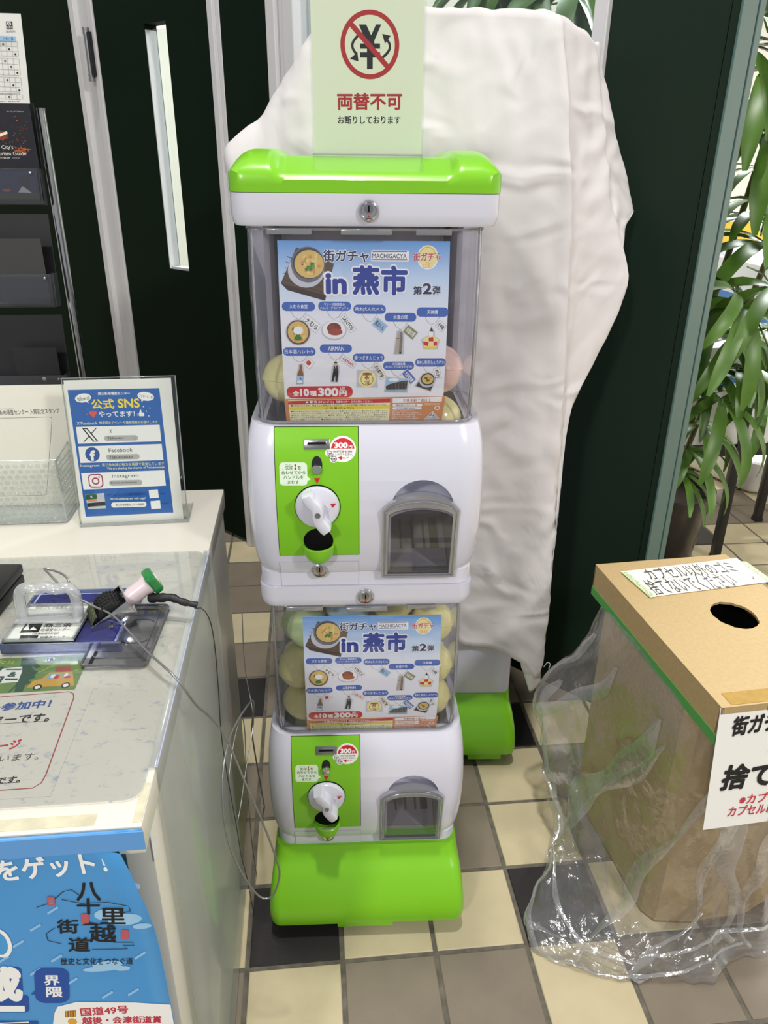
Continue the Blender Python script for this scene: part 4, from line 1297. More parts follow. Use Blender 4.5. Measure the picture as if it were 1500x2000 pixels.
wall('wall_above_door', MB().box(-1.543, -1.008, 0, 0.08, 2.105, HT, M_wallgreen))
wn = wall('window_1', MB().box(-0.786, -0.756, -0.014, 0.09, 0.82, HT, M_frame, 0.002).box(-0.756, -0.735, 0.0, 0.08, 0.82, HT, M_frame, 0.002)
          .box(-0.735, -0.70, -0.008, 0.085, 0.82, HT, M_frame, 0.002).box(0.055, 0.082, -0.012, 0.085, 0.82, HT, M_frame, 0.002).box(-0.70, 0.055, -0.012, 0.085, 0.82, 0.86, M_frame, 0.002))
MB().box(-0.70, -0.655, 0.036, 0.044, 0.86, HT, M_glass).box(-0.636, 0.055, 0.036, 0.044, 0.86, HT, M_glass).obj('pane', wn, smooth=0)
MB().box(-0.655, -0.636, 0.01, 0.07, 0.86, HT, M_frame, 0.002).obj('mullion', wn, smooth=0)
wr = wall('wall_right', MB().box(0.082, 0.2835, 0.001, 0.10, 0.0, HT, M_wallgreen).box(0.2850, 0.298, 0.0, 0.10, 0.0, HT, M_wallgreen))
MB().box(0.298, 0.302, -0.001, 0.068, 0, HT, M_teal, 0.0008).box(0.298, 0.3005, 0.068, 0.074, 0, HT, M_dark).box(0.298, 0.303, 0.074, 0.102, 0, HT, M_teal, 0.0008).obj('edge_profile', wr, smooth=0)

# the bright sales room behind the partition
M_farwall = pmat('white_plaster', 'e9e6dd', 0.8, spec=0.2, var=0.05, vscale=3)
struct(MB().box(-2.5, 4.6, 5.3, 5.4, 0, 3.2, M_farwall).obj('wall_back', smooth=0))
struct(MB().box(4.4, 4.5, -2.0, 5.3, 0, 3.2, M_farwall).obj('wall_side', smooth=0))
struct(MB().box(-2.7, -2.6, 2.0, 5.3, 0, 3.2, M_farwall).obj('wall_corner', smooth=0))

# ------------------------------------------------------------------ the two-tier capsule vending machine
MR = math.radians(-3.1)
YB = 0.36
PZ = [-0.003, 0.018, 0.0195, 0.028, 0.04, 0.06, 0.08, 0.105, 0.13, 0.155, 0.18, 0.195, 0.207, 0.215, 0.221]
PY = [0.056, 0.056, 0.0535, 0.0495, 0.046, 0.0415, 0.038, 0.0362, 0.036, 0.0378, 0.042, 0.0462, 0.051, 0.0552, 0.0585]
PH = [0.1425, 0.1425, 0.1440, 0.1465, 0.1482, 0.1498, 0.1508, 0.1515, 0.1516, 0.1512, 0.1502, 0.149, 0.1474, 0.146, 0.1447]


def fy(z):
    return interp(z, PZ, PY)


def ring(hw, yf, yb, rf, rb, z, n=8):
    out = []
    for cx, cy, a, r in ((hw - rf, yf + rf, 270, rf), (hw - rb, yb - rb, 0, rb), (-hw + rb, yb - rb, 90, rb), (-hw + rf, yf + rf, 180, rf)):
        for k in range(n + 1):
            t = math.radians(a + 90 * k / n)
            out.append(Vector((cx + r * math.cos(t), cy + r * math.sin(t), z)))
    return out


def arch(x0, x1, z0, zs, zt, n=14):
    """arch outline: straight sides up to zs, crown at zt"""
    pts = [(x0, z0), (x1, z0), (x1, zs)]
    for k in range(1, n):
        t = k / n
        x = x1 + (x0 - x1) * t
        pts.append((x, zs + (zt - zs) * (1 - (2 * t - 1) ** 2) ** 0.75))
    pts.append((x0, zs))
    return pts


def boolean_cut(me, cutters):
    o = bpy.data.objects.new('tmp', me)
    COL.objects.link(o)
    tmp = [o]
    for c in cutters:
        co = bpy.data.objects.new('tmp', c)
        COL.objects.link(co)
        tmp.append(co)
        md = o.modifiers.new('cut', 'BOOLEAN')
        md.operation = 'DIFFERENCE'
        md.solver = 'EXACT'
        md.material_mode = 'TRANSFER'
        md.object = co
    bpy.context.view_layer.update()
    dg = bpy.context.evaluated_depsgraph_get()
    res = bpy.data.meshes.new_from_object(o.evaluated_get(dg))
    for t in tmp:
        bpy.data.objects.remove(t)
    res.polygons.foreach_set('use_smooth', [True] * len(res.polygons))
    res.set_sharp_from_angle(angle=math.radians(30))
    return res


def body_mesh(cut=True):
    b = MB()
    b.loft([ring(h, y, YB, 0.034 if z > 0.019 else 0.022, 0.02, z) for z, y, h in zip(PZ, PY, PH)], M_white)
    me = b.mesh('body')
    if cut:
        c1 = MB().prism(arch(0.031, 0.110, 0.017, 0.106, 0.1165), 0.0, 0.16, M_recess_shade).mesh('cut', 0)
        c2 = MB().prism(ering(-0.0622, 0.0735, 0.0195, 0.0185, 24), 0.0, 0.085, M_dark).mesh('cut', 0)
        c3 = MB().lathe([(0.0001, 0.0)] + [(math.cos(PI * k / 20), math.sin(PI * k / 20)) for k in range(0, 10)] + [(0.0001, 1.0)], M_white, 36, Matrix.Translation((0.0705, 0.034, 0.1180)) @ Matrix.Diagonal((0.0405, 0.040, 0.0385, 1))).mesh('cut', 0, weld=True)
        c4 = MB().box(-0.126, 0.126, 0.078, 0.282, 0.180, 0.24, M_inner).mesh('cut', 0)
        me = boolean_cut(me, [c1, c2, c3, c4])
        me.name = 'body'
    return me


def front_strip(mb, x0, x1, z0, z1, lift, mat, hole=None):
    zs = sorted({z0, z1, *[z for z in PZ if z0 < z < z1]})
    mb.grid([[(x0, fy(z) - lift, z), (x1, fy(z) - lift, z)] for z in zs], mat)
    mb.grid([[(x0, fy(z) - lift, z), (x0, fy(z) + 0.001, z)] for z in zs], mat)
    mb.grid([[(x1, fy(z) - lift, z), (x1, fy(z) + 0.001, z)] for z in zs], mat)
    for z in (z0, z1):
        mb.grid([[(x0, fy(z) - lift, z), (x1, fy(z) - lift, z)], [(x0, fy(z) + 0.001, z), (x1, fy(z) + 0.001, z)]], mat)
    return mb


def lockmesh(r=0.0105):
    M = Matrix.Rotation(PI / 2, 4, 'X')
    b = MB().lathe([(r * 1.05, -0.002), (r * 1.05, 0.001), (r * 0.97, 0.0032), (r * 0.8, 0.0042), (r * 0.74, 0.0030), (0.0001, 0.0030)], M_chrome, 26, M)
    b.lathe([(r * 0.48, 0.003), (r * 0.46, 0.0046), (0.0001, 0.0048)], M_steel, 18, Matrix.Translation((0, 0, r * 0.18)) @ M)
    b.box(-r * 0.09, r * 0.09, -0.0052, -0.0040, -r * 0.12, r * 0.5, M_black)
    b.prism([(-r * 0.16, -r * 0.68), (r * 0.16, -r * 0.68), (0, -r * 0.38)], -0.0038, -0.0028, M_red)
    return b.mesh('lock')


def face_tilt(z):
    return math.atan2(fy(z + 0.01) - fy(z - 0.01), 0.02)


ME_body = body_mesh(True)
ME_lock = lockmesh()

pb = MB()
front_strip(pb, -0.1133, -0.0097, 0.0492, 0.2206, 0.0004, M_black)
gp = MB()
# green plate with a round hole where the coin cup sits: four strips around a square, then a ring
zs_all = sorted({0.0500, 0.2200, *[z for z in PZ if 0.0500 < z < 0.2200], 0.0925, 0.0545})


def plate(mb, x0, x1, z0, z1, lift, mat):
    zs = [z for z in zs_all if z0 - 1e-6 <= z <= z1 + 1e-6]
    mb.grid([[(x0, fy(z) - lift, z), (x1, fy(z) - lift, z)] for z in zs], mat)


LIFT = 0.0014
CUPX, CUPZ, CUPR = -0.0622, 0.0735, 0.0192
plate(gp, -0.1125, CUPX - 0.022, 0.05, 0.22, LIFT, M_green)
plate(gp, CUPX + 0.022, -0.0105, 0.05, 0.22, LIFT, M_green)
plate(gp, CUPX - 0.022, CUPX + 0.022, 0.0925, 0.22, LIFT, M_green)
plate(gp, CUPX - 0.022, CUPX + 0.022, 0.05, 0.0545, LIFT, M_green)
hol = ering(CUPX, CUPZ, CUPR, CUPR * 0.96, 32)
sq = []
for x, z in hol:
    dx, dz = x - CUPX, z - CUPZ
    k = min(0.022 / abs(dx) if abs(dx) > 1e-9 else 9, ((0.0925 - CUPZ) if dz > 0 else (CUPZ - 0.0545)) / abs(dz) if abs(dz) > 1e-9 else 9)
    sq.append((CUPX + dx * k, CUPZ + dz * k))
for c in ((-1, 0.0925), (1, 0.0925), (-1, 0.0545), (1, 0.0545)):
    i = min(range(len(sq)), key=lambda q: (sq[q][0] - CUPX - c[0] * 0.022) ** 2 + (sq[q][1] - c[1]) ** 2)
    sq[i] = (CUPX + c[0] * 0.022, c[1])
n = len(hol)
gp.add([(x, fy(z) - LIFT, z) for x, z in hol] + [(x, fy(z) - LIFT, z) for x, z in sq], [(i, (i + 1) % n, n + (i + 1) % n, n + i) for i in range(n)], M_green)
gp.add([(x, fy(z) - LIFT, z) for x, z in hol] + [(x, 0.083, z) for x, z in hol], [(i, (i + 1) % n, n + (i + 1) % n, n + i) for i in range(n)], M_green)
for x in (-0.1125, -0.0105):
    gp.grid([[(x, fy(z) - LIFT, z), (x, fy(z), z)] for z in zs_all], M_green)
for z in (0.05, 0.22):
    gp.grid([[(-0.1125, fy(z) - LIFT, z), (-0.0105, fy(z) - LIFT, z)], [(-0.1125, fy(z), z), (-0.0105, fy(z), z)]], M_green)
ME_gap = pb.mesh('panel_gap', 0)
ME_panel = gp.mesh('front_panel', 30)

# parts on the green panel
sl = MB()
z = 0.2015
Ms = Matrix.Translation((-0.0608, fy(z) - 0.0018, z)) @ Matrix.Rotation(-face_tilt(z), 4, 'X')
sl.box(-0.0158, 0.0158, -0.0012, 0.002, -0.0062, 0.0062, M_steel, 0.0005, M=Ms)
sl.box(-0.0120, 0.0120, -0.0030, 0.0, -0.0016, 0.0040, M_steel, 0.0006, M=Ms)
sl.box(-0.0108, 0.0108, -0.0034, -0.0028, -0.0006, 0.0022, M_black, M=Ms)
ME_slot = sl.mesh('coin_slot')
bt = MB()
z = 0.174
Mb_ = Matrix.Translation((-0.0613, fy(z) - LIFT - 0.0003, z)) @ Matrix.Rotation(PI / 2 - face_tilt(z), 4, 'X')
bt.add([Mb_ @ Vector((x, y, 0)) for x, y in ering(0, 0.003, 0.0066, 0.0110)], [tuple(range(28))], M_dark)
bt.lathe([(0.0061, 0.0), (0.0060, 0.004), (0.0052, 0.0062), (0.0001, 0.0068)], M_chrome, 24, Mb_ @ Matrix.Translation((0, -0.002, 0)))
ME_btn = bt.mesh('return_button')
z = 0.1229
Mk = Matrix.Translation((-0.0618, fy(z) - LIFT, z)) @ Matrix.Rotation(PI / 2 - face_tilt(z), 4, 'X')
kn = MB().lathe([(0.0292, -0.001), (0.0290, 0.0004), (0.0284, 0.0006)], M_black, 40, Mk)
kn.lathe([(0.0280, 0.0), (0.0278, 0.003), (0.0262, 0.0058), (0.022, 0.0074), (0.012, 0.0086), (0.0001, 0.009)], M_white, 40, Mk)
kn.add([Mk @ Vector(p) for p in ((0.0165, 0.0075, 0.0089), (0.0238, 0.0078, 0.0084), (0.0190, 0.0018, 0.0087))], [(0, 1, 2)], M_red)
kn.tube([Mk @ Vector((0.0105 + 0.004 * math.sin(t), 0.006 - 0.010 * t / 2.4, 0.0088)) for t in (0, 0.4, 0.8, 1.2, 1.6, 2.0, 2.4)], 0.0007, M_white, 6)
ME_knob = kn.mesh('knob')
hd = MB()
cl = [(-0.0125, 0.0235), (-0.0085, 0.0150), (-0.0015, 0.0075), (0.0010, 0.0), (0.0012, -0.0085), (0.0060, -0.0170), (0.0120, -0.0250)]
rings = []
for lv, (hgt, wd) in enumerate(((0.004, 0.0082), (0.012, 0.0080), (0.021, 0.0075), (0.0245, 0.0066), (0.0255, 0.0050))):
    P = catmull([(x, y, 0) for x, y in cl], 15)
    L, R_ = [], []
    for i, p in enumerate(P):
        d = (P[min(i + 1, 14)] - P[max(i - 1, 0)]).normalized()
        nn = Vector((-d.y, d.x, 0)) * wd * (0.82 if i in (0, 14) else 1.0)
        L.append(p + nn)
        R_.append(p - nn)
    rings.append([Mk @ Vector((q.x, q.y, hgt)) for q in L + R_[::-1]])
hd.loft(rings, M_white)
hd.lathe([(0.0036, 0.0), (0.0034, 0.0010), (0.0022, 0.0009), (0.0001, 0.0004)], M_steel, 16, Mk @ Matrix.Translation((0.0010, -0.001, 0.0254)))
ME_handle = hd.mesh('crank_handle', 50)
cu = MB()
cz, cr = CUPZ - 0.003, 0.0205
prof = []
for k in range(7):
    t = k / 6 * PI / 2
    prof.append((cr * math.cos(t) + 0.0002, -0.026 * math.sin(t)))
Mc = Matrix.Translation((CUPX, fy(CUPZ) - 0.001, cz - 0.004))
cu.lathe(prof, M_green, 20, Mc, PI, 2 * PI)
cu.lathe([(p[0] - 0.0022 if p[0] > 0.003 else 0.0001, p[1] + 0.002) for p in prof], M_green, 20, Mc, PI, 2 * PI)
cu.lathe([(cr, 0.0), (cr - 0.001, 0.0013), (cr - 0.0021, 0.002)], M_green, 20, Mc, PI, 2 * PI)
ME_cup = cu.mesh('coin_cup', 60)
dwg = MB()
front_strip(dwg, -0.1145, -0.0102, -0.0022, 0.0385, 0.0004, M_inner)
front_strip(dwg, -0.1139, -0.0108, -0.0018, 0.0379, 0.0010, M_white)
ME_drawer = dwg.mesh('cash_drawer', 30)
# flap of the capsule outlet
FZ0, FZ1 = 0.0125, 0.140


def fly(z):
    return interp(z, [FZ0, 0.06, FZ1], [0.0470, 0.0330, 0.0275])


def flap_pt(x, z, d):
    return (x, fly(z) + d, z)


outer = arch(0.0195, 0.1170, FZ0, 0.119, 0.1395)
inner = arch(0.0275, 0.1095, 0.0175, 0.112, 0.1215)
fr = MB()
n = len(outer)
for d0, d1, A, B in ((0.0, 0.0, outer, inner),):
    fr.add([flap_pt(*p, 0.0) for p in A] + [flap_pt(*p, 0.0015) for p in B], [(i, (i + 1) % n, n + (i + 1) % n, n + i) for i in range(n)], M_flapedge)
fr.add([flap_pt(*p, 0.0) for p in outer] + [flap_pt(*p, 0.016) for p in outer], [(i, (i + 1) % n, n + (i + 1) % n, n + i) for i in range(n)], M_flapedge)
fr.add([flap_pt(*p, 0.0015) for p in inner] + [flap_pt(*p, 0.012) for p in inner], [(i, (i + 1) % n, n + (i + 1) % n, n + i) for i in range(n)], M_flapedge)
mid = [(a[0] * 0.55 + b[0] * 0.45, a[1] * 0.55 + b[1] * 0.45) for a, b in zip(outer, inner)]
fr.tube([flap_pt(*p, -0.0006) for p in mid], 0.0012, M_flapedge, 6, closed=True)
for k in range(14):
    for r_ in range(3):
        x, z = 0.048 + k * 0.0033 + (r_ % 2) * 0.0015, 0.1255 + r_ * 0.0032 - abs(k - 6.5) * 0.0002
        fr.add([Vector((x, fly(z) - 0.0006, z)) + Vector((0.0007 * math.cos(t), -0.0004 if False else 0, 0.0007 * math.sin(t))) for t in (0, 1.57, 3.14, 4.71)], [(0, 1, 2, 3)], M_chrome)
ME_frame = fr.mesh('outlet_flap', 40)
pn = MB()
Zs = sorted({0.0175, 0.03, 0.045, 0.06, 0.08, 0.10, 0.112})
pn.grid([[flap_pt(0.0275, z, 0.003), flap_pt(0.1095, z, 0.003)] for z in Zs], M_flap)
top = [p for p in inner if p[1] >= 0.112]
pn.add([flap_pt(*p, 0.003) for p in top], [tuple(range(len(top)))], M_flap)
ME_pane = pn.mesh('flap_pane', 30)
ch = MB()
Mt = Matrix.Translation((0.0705, 0.062, 0.020)) @ Matrix.Rotation(math.radians(24), 4, 'X')
ch.box(-0.0385, 0.0385, 0.0, 0.10, 0.0, 0.003, M_inner, M=Mt)  # white tray floor greyed to stand in for shade in the recess
for x in (-0.022, -0.006, 0.010):
    ch.box(x - 0.0016, x + 0.0016, 0.03, 0.082, 0.003, 0.0036, M_dark, M=Mt)
ch.box(0.018, 0.030, 0.03, 0.085, 0.003, 0.0038, M_dark, M=Mt)
ch.box(-0.0385, 0.0385, 0.092, 0.098, 0.003, 0.009, M_white, M=Mt)
ME_chute = ch.mesh('chute', 0)
ME_sticker = None

# domes
DZ = [0.0, 0.006, 0.025, 0.05, 0.08, 0.11, 0.14, 0.17, 0.195, 0.215, 0.226]
DY = [0.0655, 0.0640, 0.0590, 0.0548, 0.0518, 0.0502, 0.0500, 0.0512, 0.0535, 0.0560, 0.0580]


def dy(z):
    return interp(z, DZ, DY)


def dome_mesh():
    b = MB()
    rings = [ring(0.1345, y, 0.30, 0.030, 0.004, z) for z, y in zip(DZ, DY)]
    b.loft(rings, M_dome, False, False)
    b.loft([[p + (Vector((0, 0.18, p.z)) - p).normalized() * 0.0022 for p in r] for r in rings], M_dome, False, False)
    return b.mesh('dome', 50)


def domeedge_mesh():
    b = MB()
    for z in (0.0005, 0.2245):
        b.tube([p for p in ring(0.1347, dy(z) - 0.0004, 0.30, 0.030, 0.004, z)], 0.0016, M_flapedge, 6, closed=True)
    b.box(-0.028, 0.028, 0.048, 0.06, 0.2195, 0.2255, M_flapedge, 0.001)
    b.box(-0.110, -0.060, 0.053, 0.06, 0.219, 0.2255, M_flapedge, 0.001)
    b.box(0.055, 0.095, 0.053, 0.06, 0.219, 0.2255, M_flapedge, 0.001)
    for sx in (-1, 1):
        P = [Vector((sx * (0.1345 - 0.030 * (1 - math.sin(0.9))), dy(z) + 0.030 * (1 - math.cos(0.9)) - 0.001, z)) for z in DZ]
        b.tube(P, 0.0014, M_flapedge, 6)
    return b.mesh('dome_rim', 50)


def core_mesh():
    """grey inner back wall, posts and capsule tray floor"""
    b = MB()
    b.box(-0.133, 0.133, 0.285, 0.292, 0.0, 0.226, M_inner)
    for sx in (-1, 1):
        b.box(sx * 0.125 - 0.004, sx * 0.125 + 0.004, 0.20, 0.285, 0.0, 0.226, M_inner, 0.001)
        b.box(sx * 0.112 - 0.003, sx * 0.112 + 0.003, 0.272, 0.286, 0.0, 0.226, M_inner, 0.001)
        b.box(sx * 0.118 - 0.007, sx * 0.118 + 0.007, 0.262, 0.275, 0.178, 0.206, M_dark)
    return b.mesh('inner_core', 30)


ME_dome, ME_rim, ME_core = dome_mesh(), domeedge_mesh(), core_mesh()


def lid_mesh(hw, yf, h):
    b = MB().loft([ring(hw - 0.004, yf + 0.003, YB, 0.018, 0.012, 0), ring(hw - 0.0015, yf + 0.001, YB, 0.02, 0.012, 0.003), ring(hw, yf, YB, 0.02, 0.012, 0.012), ring(hw, yf, YB, 0.02, 0.012, h)], M_white)
    return b.mesh('lid_band', 30)


def top_mesh():
    hw, yf, r = 0.1492, 0.0505, 0.020
    nx, ny = 72, 40
    rows = []
    for j in range(ny + 1):
        v = j / ny
        v = v * v * (3 - 2 * v) * 0.5 + v * 0.5
        row = []
        for i in range(nx + 1):
            u = 2 * i / nx - 1
            u = math.copysign(1 - (1 - abs(u)) ** 1.35, u)
            x, y = u * hw, yf + v * (YB - yf)
            # rounded plan corners
            cx, cy = hw - r, yf + r
            if abs(x) > cx and y < cy:
                dx, dyy = abs(x) - cx, cy - y
                m_ = max(dx, dyy)
                l = math.hypot(dx, dyy)
                if l > 1e-9:
                    k = m_ / l
                    x, y = math.copysign(cx + dx * k, x), cy - dyy * k
            e = (y - yf)
            ez = 1.1365 + 0.0295 * math.sqrt(max(0, 1 - ((e - 0.085) / 0.085) ** 2)) if e < 0.085 else 1.166
            if e > 0.22:
                ez = 1.166 - 0.028 * ((e - 0.22) / 0.09) ** 2
            cz = 1.1385 + min(e, 0.052) * 0.385 if e < 0.22 else 1.1585 - 0.02 * ((e - 0.22) / 0.09) ** 2
            cz -= 0.004 * max(0, 1 - e / 0.006) ** 2
            t = min(1, max(0, (abs(x) - 0.091) / 0.011))
            t = t * t * (3 - 2 * t)
            z = min(cz, ez + 0.004) * (1 - t) + ez * t
            sd = (hw - abs(x))
            if sd < 0.026:
                z = 1.1365 + (z - 1.1365) * math.sqrt(max(0, 1 - (1 - sd / 0.026) ** 2))
            row.append(Vector((x, y, max(z, 1.135))))
        rows.append(row)
    b = MB().grid(rows, M_green)
    edge = rows[0] + [r_[-1] for r_ in rows[1:]] + rows[-1][-2::-1] + [r_[0] for r_ in rows[-2:0:-1]]
    b.loft([[Vector((p.x, p.y, 1.1225)) for p in edge], [Vector((p.x, p.y, 1.130)) for p in edge], edge], M_green, False, False)
    me = b.mesh('lid_cover', 40, weld=True)
    return me


def base_mesh():
    zs = [0.030, 0.034, 0.045, 0.065, 0.09, 0.112, 0.122, 0.128, 0.137, 0.1545]
    ys = [0.0060, 0.0015, 0.0, 0.003, 0.0125, 0.025, 0.0325, 0.039, 0.0445, 0.0500]
    hs = [0.153, 0.1565, 0.158, 0.1575, 0.1555, 0.152, 0.1498, 0.148, 0.1465, 0.1455]
    b = MB().loft([ring(h, y, YB + 0.01, 0.018, 0.015, z) for z, y, h in zip(zs, ys, hs)], M_green)
    return b.mesh('base', 40)


ME_lid1, ME_lid2, ME_top, ME_base = lid_mesh(0.1485, 0.0505, 0.0335), lid_mesh(0.1445, 0.0525, 0.031), top_mesh(), base_mesh()
cs = MB().lathe([(0.0001, -0.009), (0.010, -0.009), (0.0115, -0.007), (0.0115, 0.007), (0.010, 0.009), (0.0001, 0.009)], M_dark, 18, Matrix.Translation((0, 0, 0.0115)) @ Matrix.Rotation(PI / 2, 4, 'Y')).box(-0.011, 0.011, -0.006, 0.006, 0.014, 0.031, M_dark, 0.002)
ME_caster = cs.mesh('caster', 40)


def panel_print(parent, nm, key):
    return build_print(nm, key, parent, lambda x, y, l: (x / 1000, fy(y / 1000) - LIFT - l / 1000, y / 1000), cuts=[z * 1000 for z in PZ if 0.05 < z < 0.221], step=0.08)


STICKER = None


def make_unit(root, zb, full=True):
    """one vending tier standing on level zb"""
    global STICKER
    off = Vector((0, 0, zb))
    link('body', ME_body, root, off)
    link('panel_gap', ME_gap, root, off)
    p = link('front_panel', ME_panel, root, off)
    for nm, me in (('coin_slot', ME_slot), ('return_button', ME_btn), ('knob', ME_knob), ('crank_handle', ME_handle), ('coin_cup', ME_cup)):
        link(nm, me, p)
    if STICKER is None:
        STICKER = [panel_print(p, *a) for a in (('price_sticker', 'PRICE'), ('instruction_sticker', 'HOWTO'), ('arrow_mark', 'ARROW'))]
    else:
        for q in STICKER:
            subobj(q, q.name, p)
    d = link('cash_drawer', ME_drawer, root, off)
    link('lock', ME_lock, d, (-0.0624, fy(0.024) - 0.001, 0.024))
    f = link('outlet_flap', ME_frame, root, off)
    link('flap_pane', ME_pane, f)
    link('chute', ME_chute, root, off)


def make_machine(name, loc, rz):
    root = empty(name, loc, rz)
    b = link('base', ME_base, root)
    MB().box(-0.049, 0.041, 0.004, 0.03, 0.0225, 0.031, M_green, 0.001).obj('toe_clip', b)
    for x in (-0.11, 0.11):
        for y in (0.06, 0.30):
            link('caster', ME_caster, root, (x, y, 0.0))
    make_unit(root, 0.153)
    for zb in (0.376, 0.8605):
        link('inner_core', ME_core, root, (0, 0, zb))
        d = link('dome', ME_dome, root, (0, 0, zb))
        link('dome_rim', ME_rim, d)
    l2 = link('lid_band', ME_lid2, root, (0, 0, 0.6025))
    link('lock', ME_lock, l2, (-0.0015, 0.0515, 0.0155))
    make_unit(root, 0.637)
    l1 = link('lid_band', ME_lid1, root, (0, 0, 1.0885))
    link('lock', ME_lock, l1, (0.0026, 0.0495, 0.0165))
    link('lid_cover', ME_top, root)
    return root


machine = make_machine('capsule_vending_machine', (0.193, 0.036, 0), MR)
tag(machine, 'two-tier white and lime green capsule vending machine in the foreground', 'vending machine')
MM = Matrix.Translation((0.193, 0.036, 0)) @ Matrix.Rotation(MR, 4, 'Z')

# posters behind the domes
mp_ = bpy.data.materials.new('sky_blue_to_white_print')
mp_.use_nodes = True
nt = mp_.node_tree
tc = nt.nodes.new('ShaderNodeTexCoord')
sp = nt.nodes.new('ShaderNodeSeparateXYZ')
rp = nt.nodes.new('ShaderNodeValToRGB')
nt.links.new(tc.outputs['Generated'], sp.inputs[0])
nt.links.new(sp.outputs['Z'], rp.inputs[0])
rp.color_ramp.elements[0].position = 0.60
rp.color_ramp.elements[0].color = lin('eceef2')
rp.color_ramp.elements[1].position = 1.0
rp.color_ramp.elements[1].color = lin('5f9bd8')
e_ = rp.color_ramp.elements.new(0.80)
e_.color = lin('c3d9ee')
nt.links.new(rp.outputs[0], nt.nodes['Principled BSDF'].inputs['Base Color'])
nt.nodes['Principled BSDF'].inputs['Roughness'].default_value = 0.4
PW = 0.193


def poster_mesh():
    zs = sorted({0.0, 0.212, *[z for z in DZ if 0 < z < 0.212]})
    b = MB()
    b.grid([[(-PW / 2, dy(z) + 0.0045, z), (PW / 2, dy(z) + 0.0045, z)] for z in zs], mp_)
    b.grid([[(-PW / 2, dy(z) + 0.0050, z), (PW / 2, dy(z) + 0.0050, z)] for z in zs], M_paper)
    return b.mesh('product_poster', 30, fixn=False)


ME_poster = poster_mesh()
pprint = None
for zb, dx, lb in ((0.8605, -0.0022, 'keychain price poster curved inside the upper clear dome'), (0.369, 0.008, 'keychain price poster curved inside the lower clear dome')):
    o = link('product_poster', ME_poster, None)
    # the sheet stands on the dome floor
    o.matrix_world = MM @ Matrix.Translation((dx, 0.0, zb + 0.0005))
    tag(o, lb, 'poster', 'posters in the domes')
    if pprint is None:
        pprint = build_print('print', 'POSTER', o, lambda x, y, l: (x / 200 * PW - PW / 2, dy(y / 1000) + 0.0045 - l / 1000, y / 1000), cuts=[z * 1000 for z in DZ if 0 < z < 0.212], step=0.05)
    else:
        subobj(pprint, 'print', o)

# capsules
CAPC = dict(yellow='e6df9a', pink='e9c4b8', green='c3d99a', blue='a9c9d6')
CAPM = {}
for k, h in CAPC.items():
    mt = pmat('capsule_' + k, h, 0.22, coat=0.4)
    mt.node_tree.nodes['Principled BSDF'].inputs['Subsurface Weight'].default_value = 0.25
    mt.node_tree.nodes['Principled BSDF'].inputs['Subsurface Radius'].default_value = (0.02, 0.02, 0.012)
    R0 = 0.0315
    up = MB().lathe([(R0 * math.cos(t * PI / 2 / 10) + (0.0008 if t < 1 else 0), R0 * math.sin(t * PI / 2 / 10)) for t in range(10)] + [(0.0001, R0)], mt, 28)
    up.lathe([(R0 + 0.0008, 0.0), (R0 + 0.0008, -0.005), (R0 - 0.001, -0.0055)], mt, 28)
    for q in (-0.35, 0.35):
        Mq = Matrix.Rotation(q, 4, 'Z') @ Matrix.Rotation(-PI / 2 + 0.75, 4, 'X')
        up.lathe([(0.0022, R0 + 0.0003), (0.0001, R0 + 0.0004)], M_dark, 10, Mq)
    lo = MB().lathe([(R0 - 0.0008, 0.0)] + [(R0 * 0.98 * math.cos(t * PI / 2 / 10), -R0 * math.sin(t * PI / 2 / 10)) for t in range(1, 10)] + [(0.0001, -R0)], mt, 28)
    CAPM[k] = (up.mesh('upper_shell', 60), lo.mesh('lower_shell', 60))
